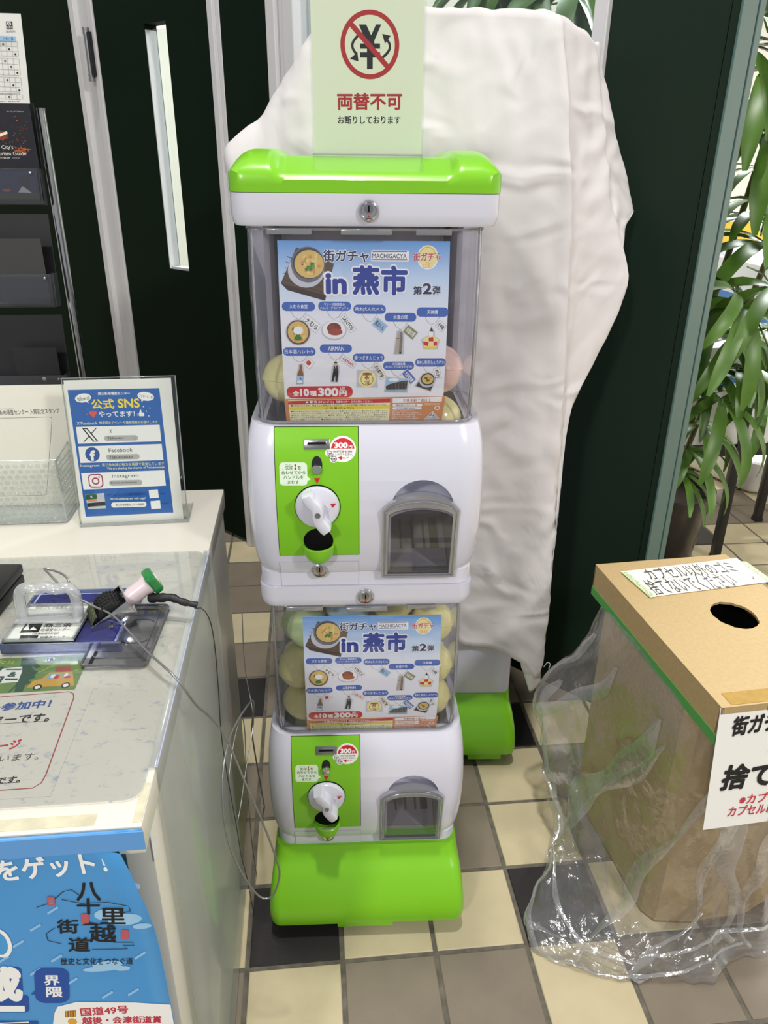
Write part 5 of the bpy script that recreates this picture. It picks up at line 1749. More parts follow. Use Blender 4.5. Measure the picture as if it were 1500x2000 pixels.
CAPS = [('yellow', -0.100, 0.130, 0.8990, -20, 'yellow capsule left of the poster in the upper dome, the frontmost one'),
        ('yellow', -0.092, 0.195, 0.8800, 30, 'yellow capsule behind the frontmost one at the left of the upper dome'),
        ('yellow', -0.055, 0.115, 0.8500, 60, 'yellow capsule low behind the left part of the upper poster'),
        ('pink', 0.094, 0.125, 0.9120, 15, 'pale pink capsule right of the poster in the upper dome'),
        ('pink', 0.098, 0.190, 0.9000, 40, 'pale pink capsule behind the other pink one in the upper dome'),
        ('yellow', 0.094, 0.112, 0.8490, -30, 'yellow capsule at the bottom of the upper dome under the pink one'),
        ('yellow', -0.095, 0.112, 0.3980, 35, 'yellow capsule at the bottom left of the lower dome'),
        ('yellow', -0.100, 0.108, 0.4625, 10, 'large yellow capsule left of the lower poster at mid height'),
        ('green', -0.085, 0.122, 0.5245, -25, 'light green capsule above the yellow ones left of the lower poster'),
        ('yellow', -0.093, 0.180, 0.3660, 0, 'yellow capsule lowest by the left side wall of the lower dome'),
        ('yellow', -0.100, 0.182, 0.4315, 0, 'yellow capsule behind the left pair in the lower dome'),
        ('green', -0.100, 0.178, 0.4965, 0, 'light green capsule by the left side wall of the lower dome'),
        ('green', -0.085, 0.190, 0.5580, 5, 'greenish capsule at the top left rear of the lower dome'),
        ('blue', -0.026, 0.128, 0.5560, 20, 'pale blue capsule at the top of the lower dome above the poster'),
        ('yellow', 0.040, 0.135, 0.5580, -10, 'yellow capsule at the top of the lower dome beside the blue one'),
        ('green', 0.085, 0.195, 0.5600, 5, 'greenish capsule at the top right rear of the lower dome'),
        ('green', -0.030, 0.125, 0.4900, 0, 'greenish capsule behind the middle of the lower poster'),
        ('yellow', 0.037, 0.130, 0.4900, 0, 'yellow capsule behind the right middle of the lower poster'),
        ('yellow', -0.030, 0.120, 0.4245, 0, 'yellow capsule lower behind the middle of the lower poster'),
        ('yellow', 0.037, 0.120, 0.4245, 0, 'yellow capsule lower behind the right half of the lower poster'),
        ('yellow', 0.100, 0.118, 0.3980, 0, 'yellow capsule at the bottom right of the lower dome'),
        ('yellow', 0.100, 0.112, 0.4630, 0, 'yellow capsule right of the lower poster at mid height'),
        ('yellow', 0.100, 0.125, 0.5290, 0, 'yellow capsule at the upper right of the lower dome'),
        ('yellow', 0.100, 0.182, 0.4310, 0, 'lower yellow capsule by the right side wall of the lower dome'),
        ('yellow', 0.100, 0.184, 0.4960, 0, 'upper yellow capsule by the right side wall of the lower dome')]
for c, x, y, z, rz, lb in CAPS:
    o = empty('toy_capsule')
    o.matrix_world = MM @ Matrix.Translation((x, y, z)) @ Matrix.Rotation(math.radians(rz), 4, 'Z') @ Matrix.Rotation(math.radians((rz * 7) % 50 - 25), 4, 'X')
    tag(o, lb, 'capsule', 'capsules in the domes')
    link('upper_shell', CAPM[c][0], o)
    link('lower_shell', CAPM[c][1], o)

# "no money changing" sign standing on the lid
sg = empty('counter_sign')
sg.matrix_world = MM @ Matrix.Translation((0.0032, 0.110, 1.1605))
tag(sg, 'pale green no-money-changing sign in a clear stand on the machine lid', 'sign')
M_palegreen = pmat('pale_green_paper', 'ebf2da', 0.5, spec=0.3)
MB().box(-0.0602, 0.0602, 0.0005, 0.0012, 0.001, 0.183, M_palegreen).obj('paper', sg, smooth=0)
MB().box(-0.0620, 0.0620, -0.0028, -0.0006, 0.0, 0.186, M_acryl, 0.0005).box(-0.0620, 0.0620, 0.002, 0.0042, 0.0, 0.186, M_acryl, 0.0005).box(-0.0620, 0.0620, -0.0030, 0.0044, -0.0012, 0.0006, M_acryl_edge).obj('acrylic_panel', sg, smooth=0)
ft = MB().prism([(-0.0605, 0.0), (-0.0605, -0.045)] + [(-0.0605 + 0.008 * (1 - math.cos(t)), -0.045 - 0.008 * math.sin(t)) for t in (0.5, 1.0, 1.57)] + [(0.0605 - 0.008 * (1 - math.cos(t)), -0.045 - 0.008 * math.sin(t)) for t in (1.57, 1.0, 0.5)] + [(0.0605, -0.045), (0.0605, 0.0)], -0.001, 0.001, M_acryl, axis='z')
ft.obj('foot_plate', sg, (0, 0, 0.0006), (math.radians(20.5), 0, 0), smooth=0)
build_print('print', 'YEN', sg, lambda x, y, l: ((x - 3.2) / 1000, 0.0004 - l / 1000, y / 1000 + 0.0), step=0.06)

# ------------------------------------------------------------------ second machine, hidden under the white cloth
m2 = empty('covered_vending_machine', (0.373, 0.404, 0), math.radians(-4.6))
tag(m2, 'capsule vending machine behind the front one, mostly hidden under white cloth', 'vending machine')
b2 = link('base', ME_base, m2)
MB().box(0.06, 0.13, 0.012, 0.03, 0.012, 0.031, M_green, 0.001).obj('toe_clip', b2)
for x in (-0.11, 0.11):
    for y in (0.03, 0.30):
        link('caster', ME_caster, m2, (x, y, 0.0))
MB().loft([ring(0.146, 0.052, YB, 0.022, 0.015, z) for z in (0.1545, 0.16, 0.50, 1.12)], M_white).obj('body', m2)
MB().box(-0.13, 0.13, 0.10, 0.14, 1.12, 1.335, M_white, 0.01).obj('display_board', m2)

# ------------------------------------------------------------------ white cloth
# columns run from the ridge down to the hem, listed around the machine from the left rear to the right rear
CC = [
    [(0.165, 0.66, 1.330), (0.11, 0.66, 1.27), (0.06, 0.64, 1.20), (0.03, 0.62, 1.14), (0.04, 0.62, 1.06)],
    [(0.153, 0.520, 1.334), (0.114, 0.512, 1.277), (0.077, 0.505, 1.214), (0.021, 0.500, 1.166), (0.014, 0.500, 1.130)],
    [(0.190, 0.500, 1.348), (0.180, 0.480, 1.26), (0.150, 0.462, 1.16), (0.130, 0.455, 1.00), (0.130, 0.455, 0.80)],
    [(0.255, 0.498, 1.356), (0.245, 0.468, 1.24), (0.235, 0.448, 1.10), (0.235, 0.440, 0.86), (0.240, 0.440, 0.50)],
    [(0.324, 0.498, 1.361), (0.349, 0.446, 1.167), (0.368, 0.434, 1.022), (0.398, 0.432, 0.772), (0.400, 0.424, 0.479), (0.390, 0.424, 0.312)],
    [(0.423, 0.498, 1.361), (0.431, 0.442, 1.167), (0.457, 0.426, 0.944), (0.478, 0.426, 0.678), (0.484, 0.421, 0.420), (0.469, 0.421, 0.281)],
    [(0.485, 0.488, 1.357), (0.490, 0.436, 1.167), (0.512, 0.420, 0.944), (0.522, 0.420, 0.678), (0.538, 0.416, 0.400), (0.535, 0.416, 0.246)],
    [(0.512, 0.480, 1.352), (0.528, 0.430, 1.168), (0.539, 0.425, 1.083), (0.547, 0.420, 0.944), (0.557, 0.420, 0.772), (0.564, 0.420, 0.578), (0.577, 0.420, 0.358), (0.577, 0.420, 0.231)],
    [(0.522, 0.492, 1.350), (0.536, 0.455, 1.168), (0.552, 0.452, 1.050), (0.566, 0.450, 0.940), (0.572, 0.448, 0.830), (0.574, 0.445, 0.760), (0.578, 0.440, 0.700)],
    [(0.560, 0.520, 1.338), (0.578, 0.500, 1.190), (0.596, 0.488, 1.080), (0.608, 0.478, 0.930), (0.608, 0.468, 0.850), (0.604, 0.464, 0.800)],
    [(0.588, 0.540, 1.325), (0.610, 0.522, 1.207), (0.632, 0.504, 1.094), (0.668, 0.500, 0.990), (0.678, 0.500, 0.958), (0.655, 0.492, 0.896)],
    [(0.592, 0.555, 1.327), (0.618, 0.545, 1.208), (0.640, 0.538, 1.120), (0.664, 0.534, 1.060), (0.674, 0.530, 1.030)],
    [(0.604, 0.580, 1.330), (0.654, 0.588, 1.211), (0.691, 0.596, 1.140), (0.714, 0.598, 1.084), (0.686, 0.580, 1.066)],
    [(0.590, 0.660, 1.330), (0.620, 0.664, 1.25), (0.640, 0.666, 1.20), (0.65, 0.664, 1.15)]]
NR, NS = 90, 9
down = [catmull(c, NR) for c in CC]
rows = []
for r_ in range(NR):
    rows.append(catmull([c[r_] for c in down], (len(CC) - 1) * NS + 1))
# the top: from the ridge back over the support
ridge = rows[0]
back = []
for k in range(1, 9):
    back.append([Vector((p.x * (1 - 0.05 * k / 8) + 0.38 * 0.05 * k / 8, p.y + (0.68 - p.y) * k / 8, p.z - 0.01 * k / 8 + 0.004 * math.sin(PI * k / 8))) for p in ridge])
allrows = back[::-1] + rows
cn = len(allrows[0])
P2 = []
for j, row in enumerate(allrows):
    pr = []
    for i, p in enumerate(row):
        a, b = row[max(i - 1, 0)], row[min(i + 1, cn - 1)]
        c, d = allrows[max(j - 1, 0)][i], allrows[min(j + 1, len(allrows) - 1)][i]
        nrm = (b - a).cross(d - c)
        nrm = nrm.normalized() if nrm.length > 1e-9 else Vector((0, -1, 0))
        q = Vector((p.x * 5, p.y * 5, p.z * 2))
        w = noise.noise(q + Vector((3, 1, 7))) * 0.006
        low = max(0.0, min(1.0, (1.05 - p.z) / 0.5))
        # crumpled, mostly horizontal creases lower down
        q2 = Vector((p.x * 9 + 2.0 * noise.noise(p * 6), p.y * 9, p.z * 26 + 5 * noise.noise(p * 5)))
        w += (0.5 - abs(noise.noise(q2))) * 0.0075 * low
        q3 = Vector((p.x * 26 + p.z * 14, p.y * 20, p.z * 30 - p.x * 18))
        w += (0.4 - abs(noise.noise(q3))) * 0.0042 * (0.45 + 0.55 * low)
        q4 = Vector((p.x * 40, 0, p.z * 5 + 3 * noise.noise(p * 4)))
        w += noise.noise(q4) * 0.0040 * (1 - low)
        pr.append(p + nrm * w)
    P2.append(pr)
cl = MB().grid(P2, M_cloth).obj('cloth_cover', None, smooth=180, fixn=False)
solidify(cl, 0.0012)
tag(cl, 'rumpled white cotton cloth draped over the machine at the back', 'cloth')
hm = MB()
P3 = [catmull([(0.548, 0.462, 0.260), (0.5455, 0.466, 0.210), (0.553, 0.468, 0.190), (0.573, 0.470, 0.131)], 12), catmull([(0.570, 0.455, 0.260), (0.572, 0.460, 0.21), (0.578, 0.464, 0.17), (0.576, 0.470, 0.133)], 12),
      catmull([(0.592, 0.466, 0.260), (0.591, 0.466, 0.22), (0.592, 0.470, 0.19), (0.594, 0.470, 0.153)], 12)]
hm.grid([catmull([P3[0][k], P3[1][k], P3[2][k]], 8) for k in range(12)], M_cloth)
solidify(hm.obj('corner_flap', cl, smooth=180, fixn=False), 0.0012)
th = MB().tube(catmull([(0.578, 0.417, 0.236), (0.584, 0.415, 0.248), (0.590, 0.415, 0.243), (0.588, 0.415, 0.232)], 14), 0.0009, M_cloth, 5)
th.obj('loose_thread', cl, smooth=180)

# ------------------------------------------------------------------ counter
CZ = 0.667
ct = empty('reception_counter', (-0.60, 0.0, 0.0))
tag(ct, 'cream white laminate counter at the left edge', 'counter')
M_topstain = bpy.data.materials.new('ink_smeared_laminate')
M_topstain.use_nodes = True
nt = M_topstain.node_tree
bs = nt.nodes['Principled BSDF']
bs.inputs['Roughness'].default_value = 0.35
tc = nt.nodes.new('ShaderNodeTexCoord')
mpn = nt.nodes.new('ShaderNodeMapping')
mpn.inputs['Rotation'].default_value = (0, 0, 0.6)
mpn.inputs['Scale'].default_value = (1, 1.5, 1)
nz = nt.nodes.new('ShaderNodeTexNoise')
nz.inputs['Scale'].default_value = 75
nz.inputs['Detail'].default_value = 9
nz.inputs['Roughness'].default_value = 0.72
rp = nt.nodes.new('ShaderNodeValToRGB')
rp.color_ramp.elements[0].position = 0.555
rp.color_ramp.elements[0].color = (0, 0, 0, 1)
rp.color_ramp.elements[1].position = 0.70
rp.color_ramp.elements[1].color = (0.75, 0.75, 0.75, 1)
mx = nt.nodes.new('ShaderNodeMix')
mx.data_type = 'RGBA'
mx.inputs[6].default_value = lin('e0dccf')
mx.inputs[7].default_value = lin('7d8fc0')
nt.links.new(tc.outputs['Object'], mpn.inputs[0])
nt.links.new(mpn.outputs[0], nz.inputs['Vector'])
nt.links.new(nz.outputs['Fac'], rp.inputs[0])
nt.links.new(rp.outputs[0], mx.inputs[0])
nt.links.new(mx.outputs[2], bs.inputs['Base Color'])

MB().box(-0.60, 0.583, -0.332, 0.362, CZ - 0.030, CZ, M_counter, 0.0015).obj('worktop', ct)
MB().box(0.555, 0.579, -0.300, 0.358, 0.0, CZ - 0.030, M_counter, 0.001).obj('side_panel', ct)
MB().box(-0.60, 0.555, -0.285, -0.265, 0.0, CZ - 0.030, M_counter).obj('front_panel', ct)
MB().box(0.579, 0.5795, -0.302, -0.285, CZ - 0.075, CZ - 0.034, M_paper).obj('inventory_label', ct, smooth=0)
M_old = pmat('yellowed_tape', 'd6d0b4', 0.5, var=0.2, vscale=60)
for x0, x1, y0, y1 in ((0.465, 0.545, -0.328, -0.316), (0.575, 0.582, -0.328, -0.285), (0.28, 0.38, -0.329, -0.318)):
    MB().box(x0, x1, y0, y1, CZ, CZ + 0.0004, M_old).obj('tape_residue', ct, smooth=0)

# clear mat lying on the counter, its stained underside seen through it, bent down over the side
mt = empty('table_mat', (-0.60, 0.0, CZ))
tag(mt, 'ink-smeared clear vinyl mat covering the front of the counter', 'mat')
rr = [p for p in rrect(0.0, 0.5795, -0.305, 0.138, 0.014)]
MB().prism([(p[0] if p[0] > 0.3 else 0.0, p[1]) for p in rrect(0.0, 0.577, -0.305, 0.138, 0.014)], 0.0001, 0.0006, M_topstain, axis='z').obj('smeared_backing', mt, smooth=0)
M_vinyl = clear('vinyl_sheet', 'f3f4f4', 0.05, 4, 0.06, peak=0.5)
M_vinyl2 = clear('vinyl_flap', 'f2f5f5', 0.04, 3, 0.2, milky=0.14, peak=0.3)
MB().prism([(p[0] if p[0] > 0.3 else 0.0, p[1]) for p in rrect(0.0, 0.5775, -0.306, 0.139, 0.014)], 0.0028, 0.0036, M_vinyl, axis='z').obj('clear_sheet', mt, smooth=0)
fl_ = MB()
fl_.grid([[(x, y, z) for y in (-0.27, -0.1, 0.05, 0.139)] for x, z in ((0.5775, 0.0036), (0.5815, 0.0034), (0.5840, 0.0022), (0.5848, -0.002), (0.5850, -0.05), (0.587, -0.25), (0.586, -0.45), (0.589, -0.655))], M_vinyl2)
solidify(fl_.obj('hanging_flap', mt, smooth=60, fixn=False), 0.0008)
MB().tube([(0.5843, -0.27, 0.0024), (0.5843, 0.139, 0.0024)], 0.0007, pmat('vinyl_fold', 'aeb6d8', 0.2), 6).obj('fold_edge', mt)

# printed sheets under the clear sheet
s1 = MB().box(-0.42, -0.1170, -0.1505, -0.0905, CZ + 0.0009, CZ + 0.0012, pmat('green_print', '6f8f42', 0.5, var=0.1, vscale=60)).obj('stamp_rally_flyer', smooth=0)
tag(s1, 'green stamp rally flyer with a yellow car under the mat', 'flyer')
build_print('print', 'SHEET_A', s1, lambda x, y, l: (x / 1000, y / 1000, CZ + 0.0012 + l / 1000), step=0.04, clip=[((0, -150.5, 0), (0, -1, 0)), ((0, -90.5, 0), (0, 1, 0))])
s2 = MB().box(-0.42, -0.0985, -0.294, -0.1508, CZ + 0.0008, CZ + 0.0011, M_topstain).obj('rally_notice', smooth=0)
tag(s2, 'white notice with a red rounded border under the mat', 'notice')
build_print('print', 'SHEET_B', s2, lambda x, y, l: (x / 1000, y / 1000, CZ + 0.0011 + l / 1000), step=0.04)

# blue banner hanging from the front edge of the counter
bn = MB()
M_blue = pmat('sky_blue_print', '4a97d6', 0.35, var=0.10, vscale=6, spec=0.4)
edge = [(-0.0155, 0.669), (-0.0165, 0.655), (-0.0225, 0.648), (-0.0375, 0.6505), (-0.0330, 0.640), (-0.0290, 0.622), (-0.0260, 0.603), (-0.0225, 0.587), (-0.0195, 0.55), (-0.0180, 0.52), (-0.0168, 0.45), (-0.0160, 0.38), (-0.0160, 0.05)]
rowsb = []
for x1, z in edge:
    rowsb.append([(-0.45 + (x1 + 0.45) * k / 20, -0.3365 - (0.004 if k == 20 and 0.58 < z < 0.645 else 0), z) for k in range(21)])
bn.grid(rowsb, M_blue)
bo = bn.obj('campaign_banner', None, smooth=60, fixn=False)
solidify(bo, 0.0004, 1.0)
tag(bo, 'sky blue campaign banner with torn corner hung on the counter front', 'banner')
build_print('print', 'BANNER', bo, lambda x, y, l: (x / 1000, -0.3370 - l / 1000, y / 1000), step=0.05, clip=[((0, 300, 0), (0, -1, 0)), ((-17, 0, 0), (1, 0, 0))])
MB().box(-0.45, -0.0150, -0.3380, -0.3369, 0.648, 0.6672, pmat('blue_tape', '5f9bd8', 0.4)).obj('tape_strip', bo, smooth=0)

# ---- dimpled clear box with stamp cards
bx = empty('card_box', (-0.40, 0.285, CZ + 0.0005))
tag(bx, 'dimpled clear acrylic box holding paper cards on the counter', 'box')
pan = MB()
x0, x1, y0, y1 = -0.15, 0.166, -0.034, 0.034
pan.box(x0, x1, y0, y0 + 0.002, 0, 0.0975, M_acryl)
pan.box(x0, x1, y1 - 0.002, y1, 0, 0.104, M_acryl)
pan.prism([(y0, 0), (y1, 0), (y1, 0.104), (y0, 0.0975)], x1 - 0.002, x1, M_acryl, axis='x')
pan.box(x0, x1, y0, y1, 0, 0.003, M_acryl_edge)
pan.obj('panels', bx, smooth=0)
ed = MB().tube([(x0, y0 + 0.001, 0.0975), (x1, y0 + 0.001, 0.0975), (x1, y1, 0.104)], 0.0013, M_acryl_edge, 6).tube([(x1 - 0.001, y0 + 0.001, 0.0), (x1 - 0.001, y0 + 0.001, 0.0975)], 0.0015, M_acryl_edge, 6).tube([(x0, y0 + 0.001, 0.001), (x1, y0 + 0.001, 0.001), (x1, y1, 0.001)], 0.0016, M_acryl_edge, 6)
ed.obj('edges', bx, smooth=60)
dm = MB()
M_bump = clear('dimple_plastic', 'e4e8e6', 0.10, 2.2, 0.08, milky=0.10)
for r_ in range(11):
    for k in range(26):
        x = x1 - 0.006 - k * 0.0102 - (0.0051 if r_ % 2 else 0)
        if x > x0 + 0.004:
            dm.lathe([(0.0036, 0.0), (0.0030, 0.0012), (0.0017, 0.0019), (0.0001, 0.0021)], M_bump, 10, Matrix.Translation((x, y0, 0.006 + r_ * 0.0084)) @ Matrix.Rotation(PI / 2, 4, 'X'))
    for k in range(8):
        y = y0 + 0.005 + k * 0.0082
        dm.lathe([(0.0034, 0.0), (0.0028, 0.0012), (0.0017, 0.0019), (0.0001, 0.0021)], M_bump, 10, Matrix.Translation((x1, y, 0.006 + r_ * 0.0084)) @ Matrix.Rotation(PI / 2, 4, 'Y'))
o = dm.obj('dimples', bx, smooth=60)
o['kind'] = 'stuff'
c1 = MB().box(-0.50, -0.2225, 0.3125, 0.3128, CZ + 0.004, 0.8425, M_ivory).obj('stamp_card', smooth=0)
tag(c1, 'cream stamp card with printed heading and empty frame in the clear box', 'card')
build_print('print', 'CARD', c1, lambda x, y, l: (x / 1000, 0.3125 - l / 1000, y / 1000), step=0.05)
c2 = MB().box(-0.50, -0.2205, 0.3138, 0.3146, CZ + 0.004, 0.8580, M_ivory).obj('spare_card_stack', smooth=0)
tag(c2, 'blank cream cards standing behind the printed card', 'card')

# ---- sheet stand with the social media notice
st = empty('sheet_stand', (-0.136, 0.2405, CZ + 0.0006), math.radians(2.0))
tag(st, 'clear acrylic stand with a blue and white information sheet', 'sign')
Mtl = Matrix.Rotation(math.radians(-8.0), 4, 'X')
R8 = (math.radians(-8.0), 0, 0)
MB().box(-0.0730, 0.0715, 0.0, 0.0008, 0.003, 0.2105, M_paper).obj('sheet', st, rot=R8, smooth=0)
pr = build_print('print', 'SNS', st, lambda x, y, l: (-0.0730 + x / 148 * 0.1445, -l / 1000, 0.003 + y / 210 * 0.2075), step=0.045)
pr.rotation_euler = R8
MB().box(-0.0755, 0.0775, -0.0032, -0.0014, 0.0, 0.213, M_acryl, 0.0005).box(-0.0755, 0.0775, 0.0018, 0.0036, 0.0, 0.213, M_acryl, 0.0005).obj('acrylic_panel', st, rot=R8, smooth=0)
MB().tube([(0.0775, 0, 0.0), (0.0775, 0, 0.2135), (-0.0755, 0, 0.2135), (-0.0755, 0, 0)], 0.0010, M_acryl_edge, 6).obj('panel_rim', st, rot=R8, smooth=60)
MB().box(-0.0755, 0.0795, -0.004, 0.062, 0.0, 0.002, M_acryl, 0.0005).box(-0.0755, 0.0795, -0.0048, -0.0036, 0.0, 0.0045, M_acryl_edge).box(0.0785, 0.0797, -0.004, 0.062, 0.0, 0.0024, M_acryl_edge).obj('foot', st, smooth=0)

# ---- ink pad with big clear stamp
TZ = CZ + 0.0038
ip = empty('ink_pad', (-0.146, -0.031, TZ), math.radians(-2))
tag(ip, 'dark blue ink pad in a clear hinged case on the mat', 'ink pad')
M_bluecase = clear('blue_clear_case', 'a9b8dd', 0.06, 3, 0.05, milky=0.08)
M_inkpad = pmat('blue_ink_felt', '1c2272', 0.6, var=0.4, vscale=60, col2='0f1140')
case = MB().box(-0.062, 0.062, -0.057, 0.057, 0.0, 0.002, M_bluecase)
for a in ((-0.062, 0.062, -0.057, -0.0555), (-0.062, 0.062, 0.0555, 0.057), (-0.062, -0.0605, -0.057, 0.057), (0.0605, 0.062, -0.057, 0.057)):
    case.box(*a, 0.0, 0.0115, M_bluecase)
case.box(0.045, 0.066, -0.061, -0.057, 0.002, 0.012, M_bluecase)
case.obj('case', ip, smooth=0)
MB().box(-0.056, 0.056, -0.051, 0.051, 0.002, 0.0095, M_inkpad, 0.002).obj('felt_pad', ip)
MB().box(-0.0585, 0.0585, -0.0535, 0.0535, 0.002, 0.0078, pmat('pad_rim', 'c7cee6', 0.5, var=0.6, vscale=50, col2='3a48a0')).obj('pad_rim', ip, smooth=0)
gt = empty('case_lid', (-0.083, -0.060, TZ), math.radians(-3))
tag(gt, 'grey translucent tray lid lying beside the ink pad', 'lid')
M_smoke = clear('smoky_tray', '8b8c92', 0.07, 3, 0.06, milky=0.10)
MB().prism(rrect(-0.034, 0.034, -0.060, 0.060, 0.006), 0.0, 0.0016, M_smoke, axis='z').obj('tray', gt, smooth=0)
rim = MB().tube([(x, y, 0.002) for x, y in rrect(-0.0335, 0.0335, -0.0595, 0.0595, 0.006)], 0.0014, M_smoke, 6, closed=True)
rim.tube([(x, y, 0.002) for x, y in rrect(-0.026, 0.026, -0.046, 0.050, 0.006)], 0.0010, M_smoke, 6, closed=True)
rim.tube([(x * 0.55 + 0.01, y * 0.4 + 0.005, 0.002) for x, y in rrect(-0.03, 0.03, -0.06, 0.06, 0.028)], 0.0008, M_smoke, 6, closed=True)
rim.box(-0.026, -0.0225, -0.056, -0.034, 0.0016, 0.0024, M_dark)
rim.obj('ridge', gt, smooth=60)

sp1 = empty('handle_stamp', (-0.168, -0.048, TZ + 0.0096), math.radians(-3))
tag(sp1, 'clear stamp block with wavy handle resting on the blue ink pad', 'stamp')
stb = MB().box(-0.037, 0.037, -0.036, 0.036, 0.0, 0.0022, M_black, 0.0004).box(-0.0365, 0.0365, -0.0355, 0.0355, 0.0022, 0.0030, M_paper)
stb.obj('stamp_face', sp1, smooth=0)
blk = MB().box(-0.0375, 0.0375, -0.0365, 0.0365, 0.0058, 0.0066, M_acryl, 0.0003)
for a in ((-0.0375, 0.0375, -0.0365, -0.0345), (-0.0375, 0.0375, 0.0345, 0.0365), (-0.0375, -0.0355, -0.0365, 0.0365), (0.0355, 0.0375, -0.0365, 0.0365)):
    blk.box(*a, 0.003, 0.0062, M_acryl_edge)
blk.obj('acrylic_block', sp1, smooth=0)
M_hnd = clear('cloudy_clear_plastic', 'eceeee', 0.10, 2.0, 0.12, milky=0.30)
hp = [(-0.030, 0.004, 0.0066), (-0.031, 0.005, 0.022), (-0.0295, 0.006, 0.038), (-0.022, 0.006, 0.0445), (-0.010, 0.006, 0.0425), (0.0, 0.006, 0.0455), (0.010, 0.006, 0.0425), (0.022, 0.006, 0.0445), (0.0295, 0.006, 0.038), (0.031, 0.005, 0.022), (0.030, 0.004, 0.0066)]
MB().tube(catmull(hp, 44), 0.0062, M_hnd, 12).box(-0.036, 0.036, -0.008, 0.020, 0.0066, 0.0095, M_hnd, 0.001).obj('handle', sp1, smooth=60)
prs = build_print('print', 'STAMP', sp1, lambda x, y, l: ((x + 168) / 1000, (y + 46) / 1000, 0.0030 + l / 1000), step=0.05, clip=[((0, -84, 0), (0, -1, 0))])

# roller date stamp with its steel bracket, handle of pink and green plastic, taped cord
rs = empty('roller_stamp', (-0.112, -0.040, TZ + 0.0098))
tag(rs, 'roller stamp with ribbed black wheels, steel bracket and green capped handle', 'stamp')
ax = Vector((0.80, 0.38, 0.46)).normalized()          # towards the handle
sdv = Vector((-0.40, 0.90, 0.0)).normalized()
upv = ax.cross(sdv).normalized()
Mrs = Matrix(((ax.x, sdv.x, upv.x, 0), (ax.y, sdv.y, upv.y, 0), (ax.z, sdv.z, upv.z, 0), (0, 0, 0, 1)))
wh = MB()
for k in range(5):
    wh.lathe([(0.0001, -0.0026), (0.0145, -0.0026), (0.0160, -0.0020), (0.0160, 0.0020), (0.0145, 0.0026), (0.0001, 0.0026)], M_dark, 26, Mrs @ Matrix.Translation((0.012, -0.013 + k * 0.0066, 0.004)) @ Matrix.Rotation(PI / 2, 4, 'X'))
    for q in range(26):
        t = 2 * PI * q / 26
        wh.box(-0.0006, 0.0006, -0.0024, 0.0024, 0.0152, 0.0168, M_dark, M=Mrs @ Matrix.Translation((0.012, -0.013 + k * 0.0066, 0.004)) @ Matrix.Rotation(t, 4, 'Y'))
wh.lathe([(0.0175, -0.018), (0.0175, 0.018)], pmat('inky_rubber_band', '272b1e', 0.7, var=0.6, vscale=200, col2='5c6a44'), 20, Mrs @ Matrix.Translation((0.002, 0.0, 0.0)) @ Matrix.Rotation(PI / 2, 4, 'X'), PI * 0.55, PI * 1.35)
wh.obj('number_wheels', rs, smooth=40)
M_brk = pmat('polished_steel', 'c4c4c6', 0.12, 1.0)
br = MB().box(-0.014, 0.034, -0.0205, -0.0193, -0.013, 0.012, M_brk, 0.0004, M=Mrs).box(-0.014, 0.034, 0.0193, 0.0205, -0.013, 0.012, M_brk, 0.0004, M=Mrs).box(0.0328, 0.034, -0.0205, 0.0205, -0.013, 0.012, M_brk, 0.0003, M=Mrs)
br.lathe([(0.0046, 0.0), (0.0042, 0.0018), (0.0025, 0.0024), (0.0001, 0.0024)], M_steel, 16, Mrs @ Matrix.Translation((0.018, -0.0205, 0.002)) @ Matrix.Rotation(PI / 2, 4, 'X'))
br.lathe([(0.0038, 0.0), (0.0036, 0.0030), (0.0001, 0.0034)], M_steel, 14, Mrs @ Matrix.Translation((0.002, -0.0205, -0.004)) @ Matrix.Rotation(PI / 2, 4, 'X'))
br.obj('bracket', rs, smooth=35)
hnd = MB().loft([[Mrs @ Vector((x, math.cos(t) * r1, math.sin(t) * r1 + 0.002)) for t in [2 * PI * k / 16 for k in range(16)]] for x, r1 in ((0.034, 0.009), (0.040, 0.0105), (0.055, 0.0105), (0.062, 0.0128))], pmat('milky_pink_plastic', 'd8c6cc', 0.25, coat=0.3))
hnd.obj('grip', rs, smooth=60)
cap_ = MB().loft([[Mrs @ Vector((x, (1 if abs(math.cos(t)) < 2 else 0) * max(-0.8, min(0.8, math.cos(t))) * r1 * 1.15, max(-0.8, min(0.8, math.sin(t))) * r1 * 1.15 + 0.002)) for t in [2 * PI * k / 24 for k in range(24)]] for x, r1 in ((0.062, 0.0135), (0.0635, 0.0145), (0.070, 0.0145), (0.0725, 0.0125))], pmat('green_cap_plastic', '1f7a3a', 0.25, coat=0.3))
cap_.box(0.0715, 0.0731, -0.006, 0.006, -0.002, 0.006, M_paper, 0.0004, M=Mrs)
cap_.obj('cap', rs, smooth=40)
M_tape = pmat('black_tape', '121214', 0.5, bump=0.5, bscale=160)
tpth = catmull([(0.050, 0.018, 0.014), (0.062, 0.012, 0.017), (0.075, 0.010, 0.018), (0.088, 0.006, 0.014), (0.104, 0.004, 0.010)], 14)
MB().tube(tpth, 0.004, M_tape, 10, rs=[0.0058 + 0.0006 * math.sin(k * 2.1) - 0.00018 * k for k in range(14)]).obj('taped_lead', rs, smooth=60)

# black case at the left edge
bc = empty('black_case', (-0.268, 0.028, TZ), math.radians(-4))
tag(bc, 'black plastic stamp case cut off by the left edge of the counter', 'case')
MB().box(-0.045, 0.030, -0.040, 0.045, 0.0, 0.012, M_dark, 0.002).obj('bottom_half', bc)
MB().box(-0.046, 0.031, -0.041, 0.046, 0.0135, 0.026, M_dark, 0.003).obj('top_half', bc)

